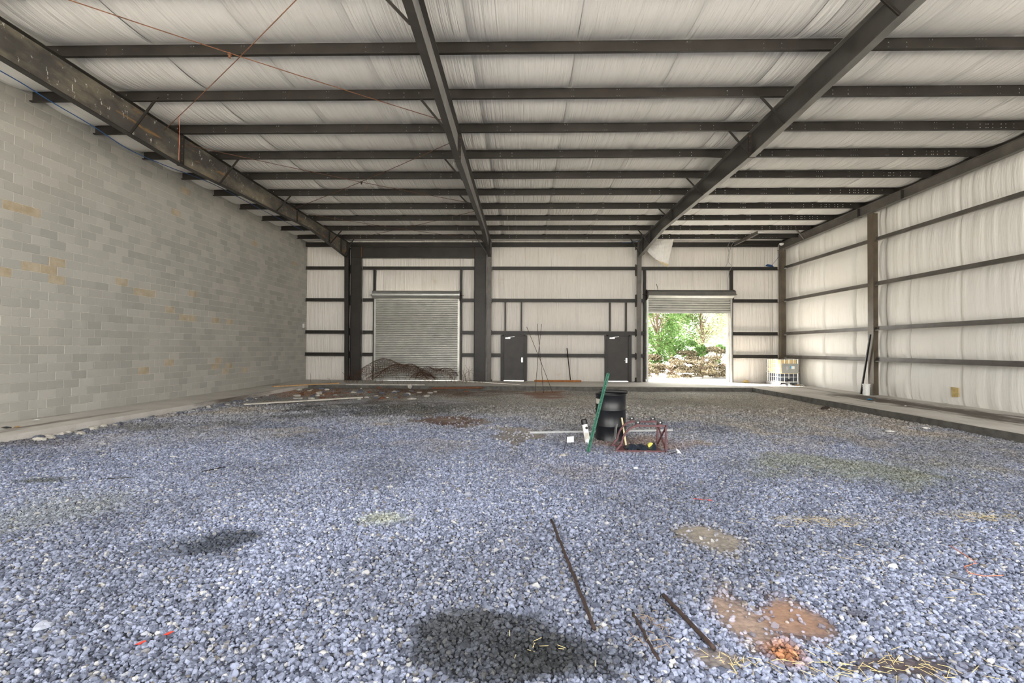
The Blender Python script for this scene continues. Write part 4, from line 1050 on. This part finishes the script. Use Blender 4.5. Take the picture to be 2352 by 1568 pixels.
tag(MB().bar((a[0]-.03, a[1]-.1, .0), (12.37, 17.72, b[2]), .06, .04).build('iron_pole', M['black']), 'black pole leaning on the brown column by the right wall', 'pole')
q = at(1990.5, 907, Z=0)
t = thing('white_bucket', (12.28, 17.55, 0), 'white plastic bucket at the foot of the brown column', 'bucket')
qx, qy = q[0]-.02, q[1]-.02
WL[t.name] = np.array([qx, qy, 0]); t.location = (qx, qy, 0)
MB().lathe((qx, qy, 0), [(0, 0), (.10, 0), (.115, .36), (.125, .36), (.125, .40), (.118, .40), (.112, .36), (.10, .02), (0, .02)], 24).build('body', M['white'], t, smooth=False)
MB().lathe((qx, qy, .30), [(.112, 0), (.122, .005), (.122, .02), (.113, .025)], 24).build('rim_band', M['white'], t)
def scrap(px, py, s, mat, lab, Z=0.0, name='paper_scrap', cat='scrap', seed=0, group=None):
    q = at(px, py, Z=Z); rr = random.Random(seed); V = []; n_ = 7
    for i in range(n_): a = 6.283*i/n_; V.append((q[0]+math.cos(a)*s*rr.uniform(.7, 1.2), q[1]+math.sin(a)*s*rr.uniform(.5, .9), Z+.008+rr.uniform(0, .3*s)))
    V.append((q[0], q[1], Z+.02+.25*s)); V.append((q[0], q[1], Z+.003))
    return tag(MB().add(V, [(i, (i+1) % n_, n_) for i in range(n_)]+[((i+1) % n_, i, n_+1) for i in range(n_)]).build(name, M[mat]), lab, cat, group)
scrap(1996, 918, .10, 'cyan', 'bright blue plastic scrap on the right slab', seed=1, name='plastic_scrap')
scrap(2008, 924, .05, 'white', 'small white scrap beside the blue scrap on the right slab', seed=2)
scrap(2080, 933, .05, 'white', 'small white scrap on the stained right slab', seed=3)
scrap(2172, 927, .07, 'white', 'white scrap at the foot of the right wall below the pasted paper', seed=4)
scrap(2047, 908, .12, 'cardboard', 'tan torn paper at the foot of the right wall by the column', seed=5)
scrap(15, 984, .10, 'black', 'black rag lying on the left slab', seed=6, name='rag', cat='rag')
scrap(40, 982, .07, 'wood', 'brown torn scrap beside the black rag on the left slab', seed=7)
scrap(84, 966, .09, 'white', 'white saucer shaped scrap near the block wall on the left slab', seed=8)
scrap(2125, 985, .11, 'white', 'white flat scrap on gravel below the right slab edge', Z=-.165, seed=9)
scrap(2045, 993, .11, 'white', 'white flat scrap on gravel further from the right slab', Z=-.165, seed=10)
q = at(2195, 900, X=XR-.02); y = q[1]
m = MB(); m.add([(XR-.045, y-.12, q[2]-.13), (XR-.05, y+.10, q[2]-.16), (XR-.055, y+.12, q[2]+.14), (XR-.05, y-.11, q[2]+.13), (XR-.02, y-.12, q[2]-.13), (XR-.02, y+.10, q[2]-.16), (XR-.02, y+.12, q[2]+.14), (XR-.02, y-.11, q[2]+.13)], [(0,1,2,3),(7,6,5,4),(0,4,5,1),(1,5,6,2),(2,6,7,3),(3,7,4,0)])
tag(m.build('pasted_paper', M['cardboard']), 'square tan paper stuck low on the right wall', 'paper')
# white box on the block wall
q = at(697, 748, X=XL+.02)
tag(MB().box(XL+.002, XL+.05, q[1]-.06, q[1]+.06, q[2]-.10, q[2]+.10).build('switch_box', M['white']), 'small white switch box at the end of the block wall', 'switch')

# ================================================================== cables and hanging things
def cable(pts, r, mat, name, lab, cat='cable', n=6):
    P_ = [np.array(p) for p in pts]; out = []
    for i in range(len(P_)-1):
        p0_, p1_, p2_, p3_ = P_[max(i-1, 0)], P_[i], P_[i+1], P_[min(i+2, len(P_)-1)]
        for s in np.linspace(0, 1, n, endpoint=False):
            out.append(.5*((2*p1_)+(-p0_+p2_)*s+(2*p0_-5*p1_+4*p2_-p3_)*s*s+(-p0_+3*p1_-3*p2_+p3_)*s**3))
    out.append(P_[-1]); return tag(MB().tube(out, r, 6).build(name, M[mat], smooth=True), lab, cat)
cable([at(x, y, X=-9.05) for x, y in ((-40, 140), (50, 191), (122, 236), (214, 290), (296, 343), (380, 380), (492, 424), (610, 486), (700, 531))], .009, 'bluecable', 'blue_cable', 'blue cable slung along the frame beside the block wall')
cable([at(x, y, Y=23.93) for x, y in ((1700, 552), (1680, 553), (1672, 566), (1675, 585), (1672, 600), (1667, 612))], .010, 'greycable', 'hanging_wire', 'grey wire hanging from the roof and curling left above the open door', 'wire')
cable([at(x, y, Y=23.90) for x, y in ((1704, 551), (1686, 556), (1676, 575), (1672, 598), (1680, 611), (1676, 622), (1671, 645), (1672, 668))], .011, 'greycable', 'hanging_wire', 'grey wire hanging from the roof down to the open door coil', 'wire')
cable([at(x, y, Y=23.95) for x, y in ((1797, 572), (1788, 590), (1775, 606), (1770, 611))], .008, 'bluecable', 'blue_wire', 'thin blue wire dropping to the blue coil in the back right corner', 'wire')
c = at(1768, 611, Y=24.12); m = MB()
for k in range(4):
    rr_ = .19-.02*k; m.tube([(c[0]+rr_*math.cos(a), 24.13+.06*math.sin(a), GZ[3]+.112+.02*k+.05*math.sin(a*.5)**2) for a in np.linspace(0, 6.283, 26)], .011, 6, False)
tag(m.build('cable_coil', M['bluecable'], smooth=True), 'coil of blue cable resting on the topmost back wall girt', 'cable')
cable([at(x, y, Y=23.98) for x, y in ((1425, 556), (1440, 558), (1455, 555), (1470, 552))], .012, 'bluecable', 'blue_cable', 'short blue cable drooping over the eave beside the middle window bay', 'cable')
c = at(1795, 561, Y=23.6); t = thing('white_sensor', (c[0], 23.6, c[2]-.06), 'small white round sensor under the roof in the back right corner', 'sensor')
MB().lathe((c[0], 23.6, c[2]-.06), [(0, 0), (.07, .02), (.10, .07), (.10, .11), (0, .11)], 18).build('dome', M['white'], t, smooth=True)
MB().lathe((c[0], 23.6, c[2]+.05), [(.02, 0), (.02, 6.80-c[2]-.05)], 8).build('stem', M['steel'], t)
cable([at(x, y, Y=24.2) for x, y in ((1508, 652), (1510, 660), (1512, 668))], .012, 'black', 'stub_wire', 'short dark wire poking up behind the open door coil', 'wire')
# torn insulation hanging beside the frame at the open door
corners = [np.array(at(1500, 552, Y=23.0)), np.array(at(1547, 550, Y=23.0)), np.array(at(1535, 606, Y=22.9)), np.array(at(1487, 577, Y=22.9))]
n_ = 26; Pq = np.zeros((n_, n_, 3))
for i in range(n_):
    for j in range(n_):
        u, v = i/(n_-1), j/(n_-1)
        top = corners[0]*(1-u)+corners[1]*u; bot = corners[3]*(1-u)+corners[2]*u
        p_ = top*(1-v)+bot*v
        bul = math.sin(math.pi*u)*math.sin(math.pi*min(1, v*.9+.1))
        p_ = p_+np.array([0, -.30*bul, -.14*math.sin(math.pi*u)*v])+np.array([0, .022*math.sin(26*(v+.35*u*u)+3*u), .0])
        Pq[i, j] = p_
t = thing('torn_insulation', tuple((corners[0]+corners[1])/2), 'white insulation facing torn loose and sagging beside the open door frame', 'insulation')
MB().grid(Pq).build('sagging_sheet', M['ins_roof'], t, smooth=True)
c0, c1 = Pq[int(n_*.45), -1], Pq[-1, -1]; Pf = np.zeros((10, 5, 3))
for i in range(10):
    for j in range(5):
        s = i/9; Pf[i, j] = c0*(1-s)+c1*s+np.array([0, .01*math.sin(8*s+j), -.16*j/4*(s*.8+.2)+.008*math.sin(13*s)])
o = MB().grid(Pf).build('backing_flap', M['stake'], t, smooth=True); o['label'] = 'yellowish fibre flap'

# ================================================================== outside the open roller door
def leaves(m, c, rad, n, size, seed, flat=1.0):
    r = np.random.default_rng(seed)
    for i in range(n):
        d0 = r.normal(size=3); d0 /= np.linalg.norm(d0); p_ = np.array(c)+d0*np.array(rad)*(r.random()**.45)
        if p_[2] < .05: continue
        u = r.normal(size=3); u /= np.linalg.norm(u); v = np.cross(u, r.normal(size=3)); v /= np.linalg.norm(v); s = size*(.6+.8*r.random())
        m.add([p_-u*s, p_+v*s*.45, p_+u*s, p_-v*s*.45], [(0, 1, 2, 3)])
def tree(name, x, y, h, rad, mat, n, size, seed, lab, blobs, group='trees beyond the open door', z_lo=.25):
    t = thing(name, (x, y, -.03), lab, 'tree' if 'tree' in name else 'shrub', group)
    r = np.random.default_rng(seed); m = MB(); lv = MB()
    m.tube([(x, y, -.05), (x+.1, y, h*.35), (x-.05, y+.1, h*.7), (x+.1, y, h*.95)], [.10*h/5, .08*h/5, .05*h/5, .02], 7)
    for k in range(blobs):
        a = r.random()*6.283; zz = h*(z_lo+(1-z_lo)*r.random()); q = (x+math.cos(a)*rad*r.random()**.5, y+math.sin(a)*rad*.8*r.random()**.5, zz)
        m.tube([(x, y, zz*.55), ((x+q[0])/2, (y+q[1])/2, zz*.85), q], [.03, .02, .008], 5)
        leaves(lv, q, (rad*.38, rad*.38, h*.10), n//blobs, size, seed*31+k)
    m.build('trunk', M['bark'], t, smooth=True)
    o = lv.build('foliage', M[mat], t); o['kind'] = 'stuff'
tree('broadleaf_tree', 8.3, 30.6, 6.2, 1.7, 'leaf', 8000, .10, 3, 'bright green leafy tree outside the open roller door', 40, z_lo=.1)
tree('sparse_tree', 12.0, 33.2, 7.0, 2.3, 'leafpale', 6000, .09, 5, 'pale sparse tree outside behind the bright green one', 36, z_lo=.3)
tree('broadleaf_tree', 10.4, 34.6, 7.4, 2.4, 'leaf', 7000, .10, 8, 'taller dark green tree standing deep behind the others', 36, z_lo=.2)
tree('sparse_tree', 15.2, 36.0, 7.2, 2.6, 'leafpale', 3600, .13, 9, 'pale sparse tree furthest toward the right wall side outside', 18, z_lo=.15)
tree('dry_shrub', 9.6, 29.9, 1.5, 1.2, 'brush', 4200, .07, 11, 'low dry brown shrub at the foot of the green tree outside', 12, 'brush outside the open door', .1)
tree('dry_shrub', 12.2, 30.9, 1.7, 1.4, 'brush', 4200, .07, 12, 'low dry brown shrub below the pale sparse tree outside', 12, 'brush outside the open door', .1)
tree('dry_shrub', 7.4, 29.6, 1.2, .9, 'brush', 1800, .08, 13, 'low dry brown shrub nearest the open roller door jamb outside', 10, 'brush outside the open door', .1)
tree('green_shrub', 11.2, 30.6, 2.2, 1.0, 'leaf', 1900, .10, 14, 'green shrub between the dry shrubs outside', 10, 'brush outside the open door', .1)
tree('dry_thicket', 6.9, 27.6, 0.9, 1.0, 'brush', 3000, .06, 40, 'low dry thicket outside by the left jamb of the open door', 14, 'brush outside the open door', .05)
tree('dry_thicket', 8.4, 28, 1, 1.0, 'brush', 3000, .06, 41, 'low dry thicket outside before the bright green tree', 14, 'brush outside the open door', .05)
tree('dry_thicket', 10.1, 27.8, 1.1, 1.0, 'brush', 3000, .06, 42, 'low dry thicket outside before the middle of the trees', 14, 'brush outside the open door', .05)
tree('dry_thicket', 11.6, 28.3, 1.2, 1.0, 'brush', 3000, .06, 43, 'low dry thicket outside before the pale sparse tree', 14, 'brush outside the open door', .05)
tree('dry_thicket', 13.2, 29.4, 1.6, 1.0, 'brush', 3000, .06, 44, 'dry thicket outside at the right end of the brush row', 14, 'brush outside the open door', .05)
